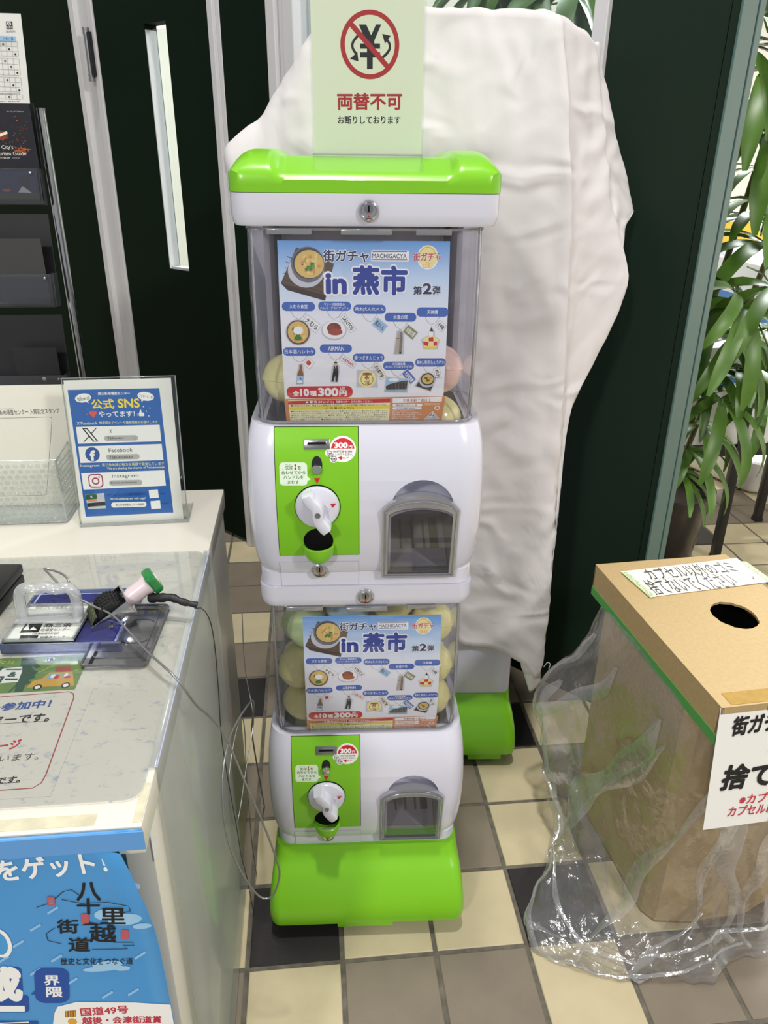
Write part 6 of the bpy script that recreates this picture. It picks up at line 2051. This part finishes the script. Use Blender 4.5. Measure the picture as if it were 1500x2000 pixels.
# ---- wires
M_wire = pmat('steel_wire_rope', '9a9a9a', 0.35, 0.8)
M_wire2 = pmat('black_coated_wire', '2a2a2c', 0.4)
w1 = [(-0.150, -0.018, 0.706), (-0.160, 0.000, 0.716), (-0.185, 0.012, 0.720), (-0.176, -0.005, 0.723), (-0.150, -0.030, 0.712), (-0.120, -0.046, 0.702), (-0.092, -0.066, 0.698), (-0.050, -0.118, 0.688), (-0.014, -0.160, 0.682), (0.000, -0.150, 0.640), (0.006, -0.115, 0.595),
      (0.019, -0.10, 0.552), (0.037, -0.10, 0.480), (0.054, -0.10, 0.412), (0.067, -0.10, 0.350), (0.069, -0.10, 0.320), (0.058, -0.10, 0.285), (0.041, -0.10, 0.287), (0.021, -0.10, 0.336), (0.007, -0.09, 0.385), (0.004, -0.075, 0.439), (0.006, -0.05, 0.468), (0.013, 0.0, 0.476), (0.030, 0.06, 0.470), (0.03, 0.12, 0.42), (0.015, 0.2, 0.30), (0.010, 0.28, 0.15), (0.012, 0.33, 0.003)]
a1 = MB().tube(catmull(w1, 240), 0.0013, M_wire, 7).obj('security_wire', smooth=60)
tag(a1, 'thick steel security wire from the stamps looping down beside the counter', 'wire')
MB().tube([(-0.153, -0.0275, 0.7130), (-0.146, -0.034, 0.7105)], 0.0026, M_steel, 8).obj('crimp', a1)
w2 = [(0.003, 0.300, 0.470), (0.006, 0.250, 0.397), (0.018, 0.200, 0.352), (0.023, 0.150, 0.353), (0.013, 0.100, 0.317), (0.004, 0.060, 0.276), (0.000, 0.030, 0.274), (0.000, 0.0, 0.331), (0.002, 0.0, 0.395), (0.008, 0.05, 0.421), (0.014, 0.09, 0.421), (0.012, 0.13, 0.36), (0.006, 0.15, 0.25), (0.004, 0.16, 0.10), (0.006, 0.17, 0.003)]
a2 = MB().tube(catmull(w2, 140), 0.0008, M_wire, 6).obj('thin_wire', smooth=60)
tag(a2, 'thin steel wire making a loop between counter and machine', 'wire')
w3 = [(-0.012, -0.032, 0.684), (-0.003, -0.032, 0.683), (0.004, -0.031, 0.664), (0.006, -0.030, 0.624), (0.005, -0.030, 0.564), (0.003, -0.030, 0.50), (0.003, -0.020, 0.43), (0.006, 0.0, 0.30), (0.004, 0.03, 0.21), (0.003, 0.07, 0.12), (0.004, 0.10, 0.003)]
a3 = MB().tube(catmull(w3, 100), 0.0007, M_wire2, 6).obj('thin_black_wire', smooth=60)
tag(a3, 'thin black wire from the taped stamp lead running down the counter side', 'wire')

# ------------------------------------------------------------------ brochure rack
rk = empty('brochure_rack', (-0.60, 0.83, 0.0))
tag(rk, 'black mesh brochure rack with chrome posts behind the counter', 'rack')
M_rack = pmat('black_rack_steel', '0e0e12', 0.45)
M_lip = clear('clear_pocket_lip', 'dfe0e6', 0.05, 3, 0.05, milky=0.02)
for x in (0.252, -0.28):
    MB().tube([(x, 0.0, 0.0), (x, 0.0, 1.238)], 0.0082, M_chrome, 14).tube([(x, 0, 1.236), (x, 0, 1.240)], 0.0085, M_steel, 14).obj('post', rk)
for k, (zb, zt, y) in enumerate(((1.078, 1.25, -0.022), (0.893, 1.060, -0.042), (0.700, 0.874, -0.062), (0.50, 0.68, -0.082), (0.30, 0.48, -0.102))):
    tl = math.radians(-6)
    pk = MB().box(-0.28, 0.238, 0.0, 0.004, 0.0, zt - zb, M_rack).box(-0.28, 0.238, -0.030, 0.004, -0.004, 0.0, M_rack)
    p = pk.obj('pocket', rk, (0, y + 0.012, zb), (tl, 0, 0), smooth=0)
    lp = MB().box(-0.28, 0.242, -0.031, -0.0285, -0.002, 0.058, M_lip, 0.0006)
    for x in (0.226, -0.26):
        lp.lathe([(0.0032, 0.0), (0.0026, 0.0016), (0.0001, 0.0020)], M_steel, 10, Matrix.Translation((x, -0.031, 0.050)) @ Matrix.Rotation(PI / 2, 4, 'X'))
    lp.obj('front_lip', p, smooth=30)
    MB().box(0.238, 0.2395, -0.031, 0.004, -0.003, 0.060, M_rack).obj('pocket_side', p, smooth=0)
gd = MB().box(-0.52, -0.3585, 0.8005, 0.804, 1.083, 1.246, pmat('night_blue_cover', '15151f', 0.3, coat=0.3), 0.0005).obj('guide_booklet', smooth=0)
tag(gd, 'dark tourism guide booklet with sparks and a tent on the cover', 'booklet')
build_print('print', 'GUIDE', gd, lambda x, y, l: (x / 1000, 0.8005 - l / 1000, y / 1000), step=0.06, clip=[((-359.5, 0, 0), (1, 0, 0)), ((0, 1084, 0), (0, -1, 0))])
ttm = MB()
ttm.add([(-0.52, 0.7995, 1.382), (-0.345, 0.7945, 1.381), (-0.3505, 0.7975, 1.30), (-0.3555, 0.7995, 1.2455), (-0.52, 0.7995, 1.2455), (-0.52, 0.7995, 1.30)], [(0, 1, 2, 5), (5, 2, 3, 4)], M_paper)
tt = ttm.obj('timetable_sheet', smooth=0, fixn=False)
solidify(tt, 0.0006)
tag(tt, 'white printed timetable sheet standing at the top of the rack', 'paper sheet')
build_print('print', 'TIMETABLE', tt, lambda x, y, l: (x / 1000, 0.7938 - l / 1000 + max(0, min(1, (1381 - y) / 135)) * 0.0048, y / 1000), step=0.05)
lf = MB().box(-0.52, -0.372, 0.779, 0.780, 0.897, 1.018, pmat('dark_grey_leaflet', '3c3b3c', 0.5)).obj('grey_leaflet', smooth=0)
tag(lf, 'dark grey leaflet in the second pocket of the rack', 'leaflet')
lf2 = MB().box(-0.455, -0.372, 0.762, 0.763, 0.704, 0.815, pmat('black_leaflet', '1d1d22', 0.4)).obj('black_leaflet', smooth=0)
tag(lf2, 'nearly black leaflet in the third pocket of the rack', 'leaflet')
MB().lathe([(0.004, 0), (0.003, 0.0006), (0.0001, 0.0008)], M_paper, 12, Matrix.Translation((-0.405, 0.762, 0.752)) @ Matrix.Rotation(PI / 2, 4, 'X')).obj('emblem', lf2)

# ------------------------------------------------------------------ cardboard capsule bin
BA = math.radians(4.0)
bin_ = empty('cardboard_bin', (0.772, 0.168, 0.0), BA)
tag(bin_, 'brown cardboard bin with a round hole in its lid', 'bin')
LW, LD, LT, LH = 0.128, 0.2005, 0.5, 0.060
hole = []
rn = random.Random(3)
for k in range(40):
    t = 2 * PI * k / 40
    j = 1 + rn.uniform(-0.03, 0.03)
    hole.append((0.022 + 0.0345 * math.cos(t) * j, 0.007 + 0.0395 * math.sin(t) * j))
outr = []
for x, y in hole:
    dx, dyy = x - 0.022, y - 0.007
    k = min((LW - 0.022 if dx > 0 else LW + 0.022) / abs(dx) if abs(dx) > 1e-6 else 1e9, (LD - 0.007 if dyy > 0 else LD + 0.007) / abs(dyy) if abs(dyy) > 1e-6 else 1e9)
    outr.append([0.022 + dx * k, 0.007 + dyy * k])
for c in ((LW, LD), (-LW, LD), (LW, -LD), (-LW, -LD)):
    i = min(range(40), key=lambda q: (outr[q][0] - c[0]) ** 2 + (outr[q][1] - c[1]) ** 2)
    outr[i] = list(c)
lid = MB()
n = 40
for z_, s_ in ((LT, 1), (LT - 0.004, -1)):
    lid.add([(x, y, z_) for x, y in hole] + [(x, y, z_) for x, y in outr], [(i, (i + 1) % n, n + (i + 1) % n, n + i) for i in range(n)], M_card)
lid.add([(x, y, LT) for x, y in hole] + [(x, y, LT - 0.004) for x, y in hole], [(i, (i + 1) % n, n + (i + 1) % n, n + i) for i in range(n)], M_card)
for sx in (-1, 1):
    lid.box(sx * LW - 0.004 * (sx > 0), sx * LW + 0.004 * (sx < 0), -LD, LD, LT - LH, LT - 0.0005, M_card)
    lid.box(-LW, LW, sx * LD - 0.004 * (sx > 0), sx * LD + 0.004 * (sx < 0), LT - LH, LT - 0.0005, M_card)
lo_ = lid.obj('lid', bin_, smooth=0)
M_gtape = pmat('green_masking_tape', '4f9a48', 0.6, bump=0.2, bscale=250)
tb = MB()
for sx in (-1, 1):
    tb.box(sx * (LW + 0.0004) - 0.0004, sx * (LW + 0.0004) + 0.0004, -LD - 0.0008, LD + 0.0008, LT - LH - 0.001, LT - LH + 0.0155, M_gtape)
    tb.box(-LW, LW, sx * (LD + 0.0004) - 0.0004, sx * (LD + 0.0004) + 0.0004, LT - LH - 0.001, LT - LH + 0.0155, M_gtape)
tb.obj('green_tape', lo_, smooth=0)
MB().box(-0.112, 0.10, -0.197, -0.172, LT, LT + 0.0005, pmat('packing_tape', 'a58334', 0.6, spec=0.2, var=0.2, vscale=80)).obj('packing_tape', lo_, smooth=0)
prb = [(-0.128, 0.142), (-0.122, -0.118), (-0.108, -0.140), (-0.050, -0.152), (0.050, -0.152), (0.100, -0.135), (0.112, -0.11), (0.106, 0.145)]
MB().prism(prb, 0.0, 0.455, M_card, axis='z', caps=False).prism([(x * 0.965, y * 0.972) for x, y in prb], 0.004, 0.455, M_card, axis='z', caps=False).prism(prb, 0.0, 0.004, M_card, axis='z').obj('body', bin_, smooth=25)
MB().prism([(x * 0.955, y * 0.965) for x, y in prb], 0.02, 0.452, M_black, axis='z', caps=False).prism([(x * 0.955, y * 0.965) for x, y in prb], 0.018, 0.02, M_black, axis='z').obj('shade_lining', bin_, smooth=0)  # black lining added to make the hole dark, stands in for shade inside
# bin notices
BO = Vector((0.662, -0.0385, 0.4985))
bxv, byv = Vector((0.9976, 0.0698, 0)), Vector((-0.0698, 0.9976, 0))


def bsf(x, z, l):
    k = z / 222
    return BO + bxv * ((x + 17 * k) / 1000) + byv * ((23.5 * k - l) / 1000 - 0.001) + Vector((0, 0, z * 0.878 / 1000))


bs_ = MB()
bs_.grid([[bsf(x - 5 - 17 * z / 222, z, 0) for x in (0, 100, 285)] for z in (1, -110, -222)], M_paper)
bso = bs_.obj('bin_notice', smooth=0, fixn=False)
solidify(bso, 0.0006, 1.0)
tag(bso, 'large white laminated notice with bold black lettering on the bin front', 'notice')
for q_ in PRINTS['BINSIGN'] + PRINTS['BINRED']:
    PRINTS['ONE_LINE'] = [q_]
    build_print('lettering' if q_[0] == 't' else 'red_bar', 'ONE_LINE', bso, lambda x, z, l: bsf(x, z, l + 0.7), step=0.06)
nt_ = MB().add([(0.664, 0.3275, 0.5010), (0.682, 0.2395, 0.5010), (0.905, 0.270, 0.5016), (0.8960, 0.3580, 0.5016)], [(0, 1, 2, 3)], pmat('note_paper', 'e9e4d2', 0.6)).obj('handwritten_note', smooth=0, fixn=False)
solidify(nt_, 0.0003)
tag(nt_, 'handwritten paper note taped on top of the cardboard bin', 'note')
build_print('print', 'NOTE', nt_, lambda x, y, l: (x / 1000, y / 1000, 0.5019 + l / 1000), step=0.05)
M_washi = pmat('patterned_green_tape', 'dfe6c6', 0.6, var=0.9, vscale=420, col2='5f8f34')
for q in ([(0.6635, 0.3235, 0.5020), (0.674, 0.3235, 0.5020), (0.690, 0.2375, 0.5020), (0.679, 0.2365, 0.5020)], [(0.897, 0.345, 0.5024), (0.908, 0.345, 0.5010), (0.918, 0.270, 0.5010), (0.905, 0.268, 0.5024)]):
    MB().add(q, [(0, 1, 2, 3)], M_washi).obj('patterned_tape', nt_, smooth=0, fixn=False)

# ---- loose clear bag around the bin
BR = [  # rings from the lid down; stations run from the right rear over the back, left and front to the right
    (0.452, [(0.895, 0.30), (0.80, 0.345), (0.70, 0.340), (0.641, 0.326), (0.640, 0.22), (0.648, 0.12), (0.658, 0.02), (0.680, -0.018), (0.75, -0.010), (0.83, -0.004), (0.90, 0.01), (0.905, 0.16)]),
    (0.40, [(0.92, 0.32), (0.80, 0.36), (0.69, 0.355), (0.632, 0.332), (0.628, 0.23), (0.636, 0.12), (0.645, 0.012), (0.676, -0.022), (0.75, -0.018), (0.83, -0.010), (0.92, 0.01), (0.925, 0.16)]),
    (0.32, [(0.96, 0.33), (0.81, 0.39), (0.67, 0.375), (0.602, 0.335), (0.614, 0.235), (0.626, 0.12), (0.640, 0.008), (0.672, -0.026), (0.75, -0.024), (0.83, -0.014), (0.93, 0.01), (0.935, 0.17)]),
    (0.235, [(0.97, 0.34), (0.81, 0.40), (0.62, 0.375), (0.532, 0.332), (0.590, 0.24), (0.622, 0.12), (0.640, 0.008), (0.668, -0.030), (0.75, -0.026), (0.83, -0.018), (0.93, 0.0), (0.95, 0.17)]),
    (0.15, [(0.97, 0.33), (0.81, 0.39), (0.63, 0.365), (0.545, 0.300), (0.575, 0.225), (0.608, 0.11), (0.628, 0.0), (0.660, -0.034), (0.75, -0.032), (0.83, -0.022), (0.94, 0.0), (0.96, 0.17)]),
    (0.085, [(0.97, 0.33), (0.81, 0.38), (0.64, 0.350), (0.560, 0.262), (0.565, 0.190), (0.575, 0.100), (0.600, -0.01), (0.650, -0.045), (0.74, -0.050), (0.83, -0.034), (0.94, -0.01), (0.97, 0.17)]),
    (0.042, [(0.97, 0.33), (0.81, 0.38), (0.65, 0.340), (0.578, 0.225), (0.545, 0.160), (0.510, 0.080), (0.550, -0.02), (0.630, -0.060), (0.72, -0.066), (0.81, -0.044), (0.93, -0.02), (0.98, 0.17)]),
    (0.016, [(0.97, 0.33), (0.81, 0.38), (0.65, 0.335), (0.588, 0.190), (0.510, 0.125), (0.462, 0.040), (0.505, -0.036), (0.610, -0.072), (0.712, -0.078), (0.80, -0.052), (0.93, -0.03), (0.98, 0.17)]),
    (0.003, [(0.96, 0.32), (0.81, 0.37), (0.65, 0.325), (0.598, 0.180), (0.520, 0.115), (0.470, 0.028), (0.500, -0.044), (0.600, -0.076), (0.708, -0.082), (0.79, -0.056), (0.92, -0.035), (0.97, 0.17)]),
    (0.002, [(0.93, 0.30), (0.80, 0.345), (0.67, 0.300), (0.625, 0.170), (0.560, 0.105), (0.520, 0.030), (0.545, -0.010), (0.620, -0.040), (0.708, -0.050), (0.78, -0.030), (0.89, -0.01), (0.93, 0.17)]),
    (0.012, [(0.915, 0.29), (0.80, 0.335), (0.68, 0.295), (0.642, 0.165), (0.622, 0.100), (0.612, 0.040), (0.640, 0.008), (0.680, -0.012), (0.72, -0.016), (0.78, -0.008), (0.88, 0.0), (0.91, 0.17)])]
NU, NV = 288, 160
bagcols = []
for k in range(12):
    bagcols.append([Vector((pts[k][0], pts[k][1], z)) for z, pts in BR])
vert = [catmull(c, NV) for c in bagcols]
grid = []
for j in range(NV):
    ringp = [v[j] for v in vert]
    c = catmull(ringp + [ringp[0]], NU + 1)
    grid.append(c)


_rb = random.Random(11)
FOLDS = []
for k in range(9):
    d = Vector((_rb.gauss(0, 1), _rb.gauss(0, 1), _rb.gauss(0, 0.8))).normalized()
    f = 6.0 * 1.28 ** k
    FOLDS.append((d * f, _rb.random(), 0.085 / f, Vector((_rb.uniform(0, 20), _rb.uniform(0, 20), 0))))


def crease(p):
    """film crumpled into facets: straight sharp folds in many directions, each fading in and out"""
    w = 0.0
    pw = p + Vector((noise.noise(p * 5), noise.noise(p * 5 + Vector((5, 2, 1))), noise.noise(p * 5 + Vector((1, 8, 3))))) * 0.035
    for d, ph, a_, o_ in FOLDS:
        t = (pw.dot(d) + ph) % 1.0
        tri = abs(t * 2 - 1) - 0.5
        w += tri * a_ * max(0.0, 0.55 + noise.noise(p * 7 + o_) * 1.3)
    return w


PG = []
for j, row in enumerate(grid):
    pr = []
    for i, p in enumerate(row):
        ii = i % NU
        p = row[ii]
        a, b = row[(ii - 1) % NU], row[(ii + 1) % NU]
        c, d = grid[max(j - 1, 0)][ii], grid[min(j + 1, NV - 1)][ii]
        nrm = (b - a).cross(d - c)
        nrm = nrm.normalized() if nrm.length > 1e-9 else Vector((0, 0, 1))
        amp = (0.45 + 0.75 * max(0, min(1, (0.30 - p.z) / 0.2))) * max(0.0, min(1.0, (0.43 - p.z) / 0.08))
        w = crease(p) * amp
        q = p + nrm * w * (0.0 if j == 0 else 1.0)
        q.z = max(q.z, 0.0012 + 0.0008 * (j % 3))
        pr.append(q)
    PG.append(pr)
M_bag = clear('crumpled_clear_film', 'f8f8f8', 0.05, 2.0, 0.14, milky=0.045, peak=0.65, bump=0.22, bscale=55)
bag_o = None
bag = MB().grid(PG, M_bag).obj('plastic_bag', None, smooth=16, fixn=False)
tag(bag, 'crumpled transparent plastic bag pulled loosely around the cardboard bin', 'bag')
# doubled-over folds of the film: narrow bands lying on the bag, milkier because two or three layers overlap
M_fold = clear('doubled_film', 'f2f2f2', 0.10, 1.6, 0.16, milky=0.12, peak=0.7, bump=0.25, bscale=60)
_rf = random.Random(23)
for (ua, va, ub, vb, wd) in ((0.36, 0.10, 0.30, 0.62, 0.014), (0.47, 0.08, 0.40, 0.66, 0.020), (0.50, 0.12, 0.36, 0.80, 0.012), (0.58, 0.06, 0.52, 0.74, 0.012), (0.62, 0.10, 0.66, 0.80, 0.016), (0.66, 0.05, 0.60, 0.70, 0.010), (0.68, 0.12, 0.74, 0.82, 0.018),
                            (0.30, 0.30, 0.38, 0.72, 0.010), (0.26, 0.10, 0.31, 0.50, 0.012), (0.72, 0.20, 0.66, 0.84, 0.012), (0.38, 0.70, 0.52, 0.80, 0.012), (0.48, 0.76, 0.66, 0.82, 0.012), (0.42, 0.64, 0.58, 0.74, 0.010), (0.56, 0.72, 0.74, 0.78, 0.014),
                            (0.34, 0.60, 0.46, 0.84, 0.008), (0.62, 0.62, 0.54, 0.86, 0.008), (0.70, 0.60, 0.78, 0.80, 0.012)):
    rows_f = []
    ph = _rf.uniform(0, 6)
    for k in range(41):
        t = k / 40
        wv = 0.010 * math.sin(t * 5 + ph) + 0.004 * math.sin(t * 17 + ph * 2)
        row_f = []
        for e in range(5):
            s_ = (e / 4 - 0.5) * wd * (0.25 + 0.75 * math.sin(PI * min(1, t * 1.15)) ** 0.6) * (1 + 0.35 * math.sin(t * 11 + ph))
            du, dv = ub - ua, vb - va
            u = (ua + du * t + wv + s_ * 1.6) % 1.0
            v = min(0.985, max(0.02, va + dv * t + s_ * (-du) * 2))
            fu, fv = u * NU, v * (NV - 1)
            i0, j0 = int(fu), int(fv)
            au, av = fu - i0, fv - j0
            p = (PG[j0][i0 % NU] * (1 - au) + PG[j0][(i0 + 1) % NU] * au) * (1 - av) + (PG[min(j0 + 1, NV - 1)][i0 % NU] * (1 - au) + PG[min(j0 + 1, NV - 1)][(i0 + 1) % NU] * au) * av
            out = (p - Vector((0.77, 0.17, p.z + 0.02))).normalized()
            row_f.append(p + out * (0.0015 + 0.004 * (1 - (e / 2 - 1) ** 2)))
        rows_f.append(row_f)
    MB().grid(rows_f, M_fold).obj('film_fold', bag, smooth=40, fixn=False)

PALM_FANS = [(1.1, 1.0, 1.435, -110, 0, 1.1), (1.122, 0.95, 1.336, -130, 5, 1.15), (1.083, 1.05, 1.506, -60, 0, 1.1), (1.2, 1.0, 1.234, 200, 10, 1.2), (1.229, 1.1, 1.15, -150, 0, 0.9), (1.137, 0.95, 0.884, 150, -35, 1.0), (1.148, 0.92, 0.856, -90, 35, 1.05), (1.252, 1.05, 0.98, 120, -20, 1.1), (1.242, 1.1, 1.035, -170, -10, 0.9), (1.17, 0.98, 0.616, -80, 25, 0.95), (1.239, 1.05, 0.676, 180, 0, 0.9), (1.092, 0.98, 0.419, -60, 20, 0.6), (1.331, 1.1, 0.772, -120, 20, 1.1), (1.12, 1.0, 0.471, -50, 15, 0.8), (1.226, 0.95, 0.897, -100, 25, 1.1), (1.189, 1.1, 0.773, 200, 10, 0.8), (1.193, 1.1, 1.461, -150, 0, 1.2), (1.156, 1.05, 0.525, -30, 10, 0.8), (1.06, 0.98, 1.385, -80, 20, 1.0), (1.181, 1.05, 1.287, -140, 15, 1.1), (1.134, 1.0, 1.233, -100, 25, 1.0), (1.189, 0.98, 1.075, -120, -10, 1.0), (1.179, 1.0, 0.767, -60, 25, 0.9), (1.169, 1.05, 0.678, -110, 20, 0.8), (1.34, 1.1, 0.606, -70, 20, 0.9)]
WIN_FANS = [(0.702, 1.2, 1.533, -90, 10, 1.1), (0.621, 1.25, 1.53, -120, 10, 1.0), (0.785, 1.15, 1.44, -80, 20, 1.0), (0.785, 1.3, 1.513, -60, 10, 1.2), (0.64, 1.15, 1.54, -100, 15, 1.2), (0.828, 1.2, 1.387, -110, 20, 0.8), (0.562, 1.2, 1.529, -80, 15, 1.0), (0.709, 1.1, 1.496, -70, 25, 1.1)]

# ------------------------------------------------------------------ sales room seen behind the partition
M_leaf = pmat('palm_leaf', '587f2a', 0.4, spec=0.5, var=0.35, vscale=8)
M_stem = pmat('palm_cane', '5b5a30', 0.7)


def fan_mesh(seed):
    r = random.Random(seed)
    b = MB()
    nl = r.choice((7, 8, 9))
    for k in range(nl):
        az = math.radians(-100 + 200 * k / (nl - 1) + r.uniform(-6, 6))
        L = 0.275 * (1 - 0.22 * abs(2 * k / (nl - 1) - 1)) * r.uniform(0.85, 1.12)
        wd = r.uniform(0.0135, 0.0185)
        droop = r.uniform(0.9, 1.7)
        rise = r.uniform(0.1, 0.45)
        d = Vector((math.cos(az), math.sin(az), 0))
        s_ = Vector((-math.sin(az), math.cos(az), 0))
        N = 9
        rows = []
        pos = Vector((0, 0, 0))
        for j in range(N + 1):
            t = j / N
            an = rise - droop * t
            pos = pos + (d * math.cos(an) + Vector((0, 0, 1)) * math.sin(an)) * (L / N if j else 0)
            w = wd * (0.25 + 0.75 * min(1, t / 0.3)) * (1 - 0.75 * max(0, (t - 0.72) / 0.28) ** 1.5)
            up = -d * math.sin(an) + Vector((0, 0, 1)) * math.cos(an)
            rows.append([pos - s_ * w + up * w * 0.30, pos, pos + s_ * w + up * w * 0.30])
        b.grid(rows, M_leaf)
    b.tube([(-0.16, 0, -0.05), (-0.07, 0, -0.012), (0, 0, 0)], 0.0022, M_leaf, 6)
    return b.mesh('leaf', 60, fixn=False)


FANS = [fan_mesh(s_) for s_ in (1, 2, 3, 4)]


def palm(name, loc, label, canes, fans, pot=True, rpot=0.15, hpot=0.30):
    root = empty(name, loc)
    tag(root, label, 'plant')
    if pot:
        M_pot = pmat('gunmetal_pot', '4c4844', 0.25, 0.7)
        MB().lathe([(0.0001, 0.0), (rpot * 0.66, 0.0), (rpot * 0.72, 0.01), (rpot * 0.93, hpot * 0.85), (rpot, hpot * 0.96), (rpot * 1.02, hpot), (rpot * 0.93, hpot), (rpot * 0.88, hpot * 0.9), (0.0001, hpot * 0.88)], M_pot, 32).obj('pot', root, smooth=50)
    for c in canes:
        MB().tube(catmull(c, 16), 0.008, M_stem, 8).obj('cane', root, smooth=60)
    for k, (p, az, tilt, sc) in enumerate(fans):
        o = link('leaf', FANS[k % 4], root, p, (0, math.radians(tilt), math.radians(az)))
        o.scale = (sc, sc, sc)
    return root


PL = Vector((1.155, 1.18, 0.0))
fans = []
for wx, wy, wz, az, tl, sc in PALM_FANS:
    fans.append(((wx - PL.x, wy - PL.y, wz), az, tl, sc))
palm('potted_palm', PL, 'lady palm in a dark metal pot behind the green partition at the right',
     [[(0, 0, 0.25), (0.02, -0.03, 0.7), (0.06, -0.10, 1.25), (0.08, -0.13, 1.65)], [(0.04, 0.02, 0.25), (0.10, 0.0, 0.6), (0.16, -0.04, 0.95), (0.18, -0.05, 1.15)], [(-0.03, -0.03, 0.25), (0.02, -0.06, 0.5), (0.05, -0.1, 0.72)]], fans)
PW_ = Vector((0.80, 1.35, 0.0))
palm('window_palm', PW_, 'palm behind the window glass above the white cloth',
     [[(0, 0, 0.25), (0.02, 0, 0.8), (0.05, 0.02, 1.5)], [(0.04, 0.02, 0.25), (-0.05, 0.02, 0.8), (-0.12, 0.05, 1.45)]],
     [((x - PW_.x, y - PW_.y, z), az, tl, sc) for x, y, z, az, tl, sc in WIN_FANS])

# display table with boxes
tbl = empty('display_table', (1.62, 1.45, 0))
tag(tbl, 'black legged display table in the bright room at the right edge', 'table')
M_leg = pmat('black_table_leg', '1c1b1c', 0.4)
for x, y in ((-0.205, -0.20), (0.095, 0.07), (0.75, -0.10), (0.75, 0.3), (-0.19, 0.45)):
    MB().box(x - 0.0125, x + 0.0125, y - 0.0125, y + 0.0125, 0.012, 0.70, M_leg, 0.002).box(x - 0.014, x + 0.014, y - 0.014, y + 0.014, 0.0, 0.014, M_dark).obj('leg', tbl)
MB().box(-0.24, 0.80, -0.235, 0.50, 0.70, 0.725, pmat('pale_table_top', 'dcd8cf', 0.5), 0.003).obj('top', tbl)
MB().box(-0.40, 0.30, -0.20, -0.175, 0.355, 0.395, M_leg).box(-0.40, 0.30, 0.20, 0.225, 0.355, 0.395, M_leg).obj('lower_rail', tbl, smooth=0)
M_boxw = pmat('white_carton', 'e2e3e6', 0.5)
M_boxb = pmat('blue_carton', '3f78b4', 0.5)


def carton(name, label, x0, x1, y0, y1, z0, z1, band, col, rz=0.0):
    e = empty(name, ((x0 + x1) / 2, (y0 + y1) / 2, z0), rz)
    tag(e, label, 'carton')
    a, b = (x1 - x0) / 2, (y1 - y0) / 2
    MB().box(-a, a, -b, b, 0, z1 - z0, M_boxw, 0.003).obj('carton_body', e)
    if band:
        MB().box(-a - 0.0006, a + 0.0006, -b - 0.0006, b + 0.0006, band[0], band[1], col).obj('printed_band', e, smooth=0)


carton('white_carton', 'plain white carton on the lower rails of the display table', 1.23, 1.50, 1.24, 1.60, 0.396, 0.56, None, None)
carton('blue_banded_carton', 'white carton with blue base band standing on the plain carton', 1.24, 1.49, 1.26, 1.58, 0.561, 0.685, (0.0, 0.04), M_boxb)
carton('blue_carton', 'blue and white carton on top of the display table', 1.42, 1.66, 1.30, 1.6, 0.726, 0.90, (0.02, 0.08), M_boxb)
carton('orange_carton', 'white carton with an orange band leaning at the right edge', 1.70, 1.92, 1.24, 1.38, 0.726, 0.94, (0.15, 0.18), pmat('orange_band', 'd0683c', 0.5), 0.2)
carton('yellow_carton', 'white carton with a yellow band far back on the table', 1.45, 1.70, 1.66, 1.9, 0.726, 1.02, (0.2, 0.27), pmat('yellow_band', 'd9b52e', 0.5))
tr = empty('plastic_tray', (1.93, 2.02, 0.0), math.radians(20))
tag(tr, 'white moulded plastic tray on the tiled floor by the table', 'tray')
tm = MB()
tm.loft([[Vector((x, y, z)) for x, y in rrect(-a, a, -b, b, r_, 6)] for a, b, r_, z in ((0.20, 0.24, 0.06, 0.006), (0.215, 0.255, 0.07, 0.02), (0.225, 0.265, 0.075, 0.13), (0.215, 0.255, 0.07, 0.135), (0.205, 0.245, 0.065, 0.125), (0.195, 0.235, 0.06, 0.05))], pmat('white_moulded_plastic', 'e8e8e6', 0.4))
tm.obj('shell', tr, smooth=50)
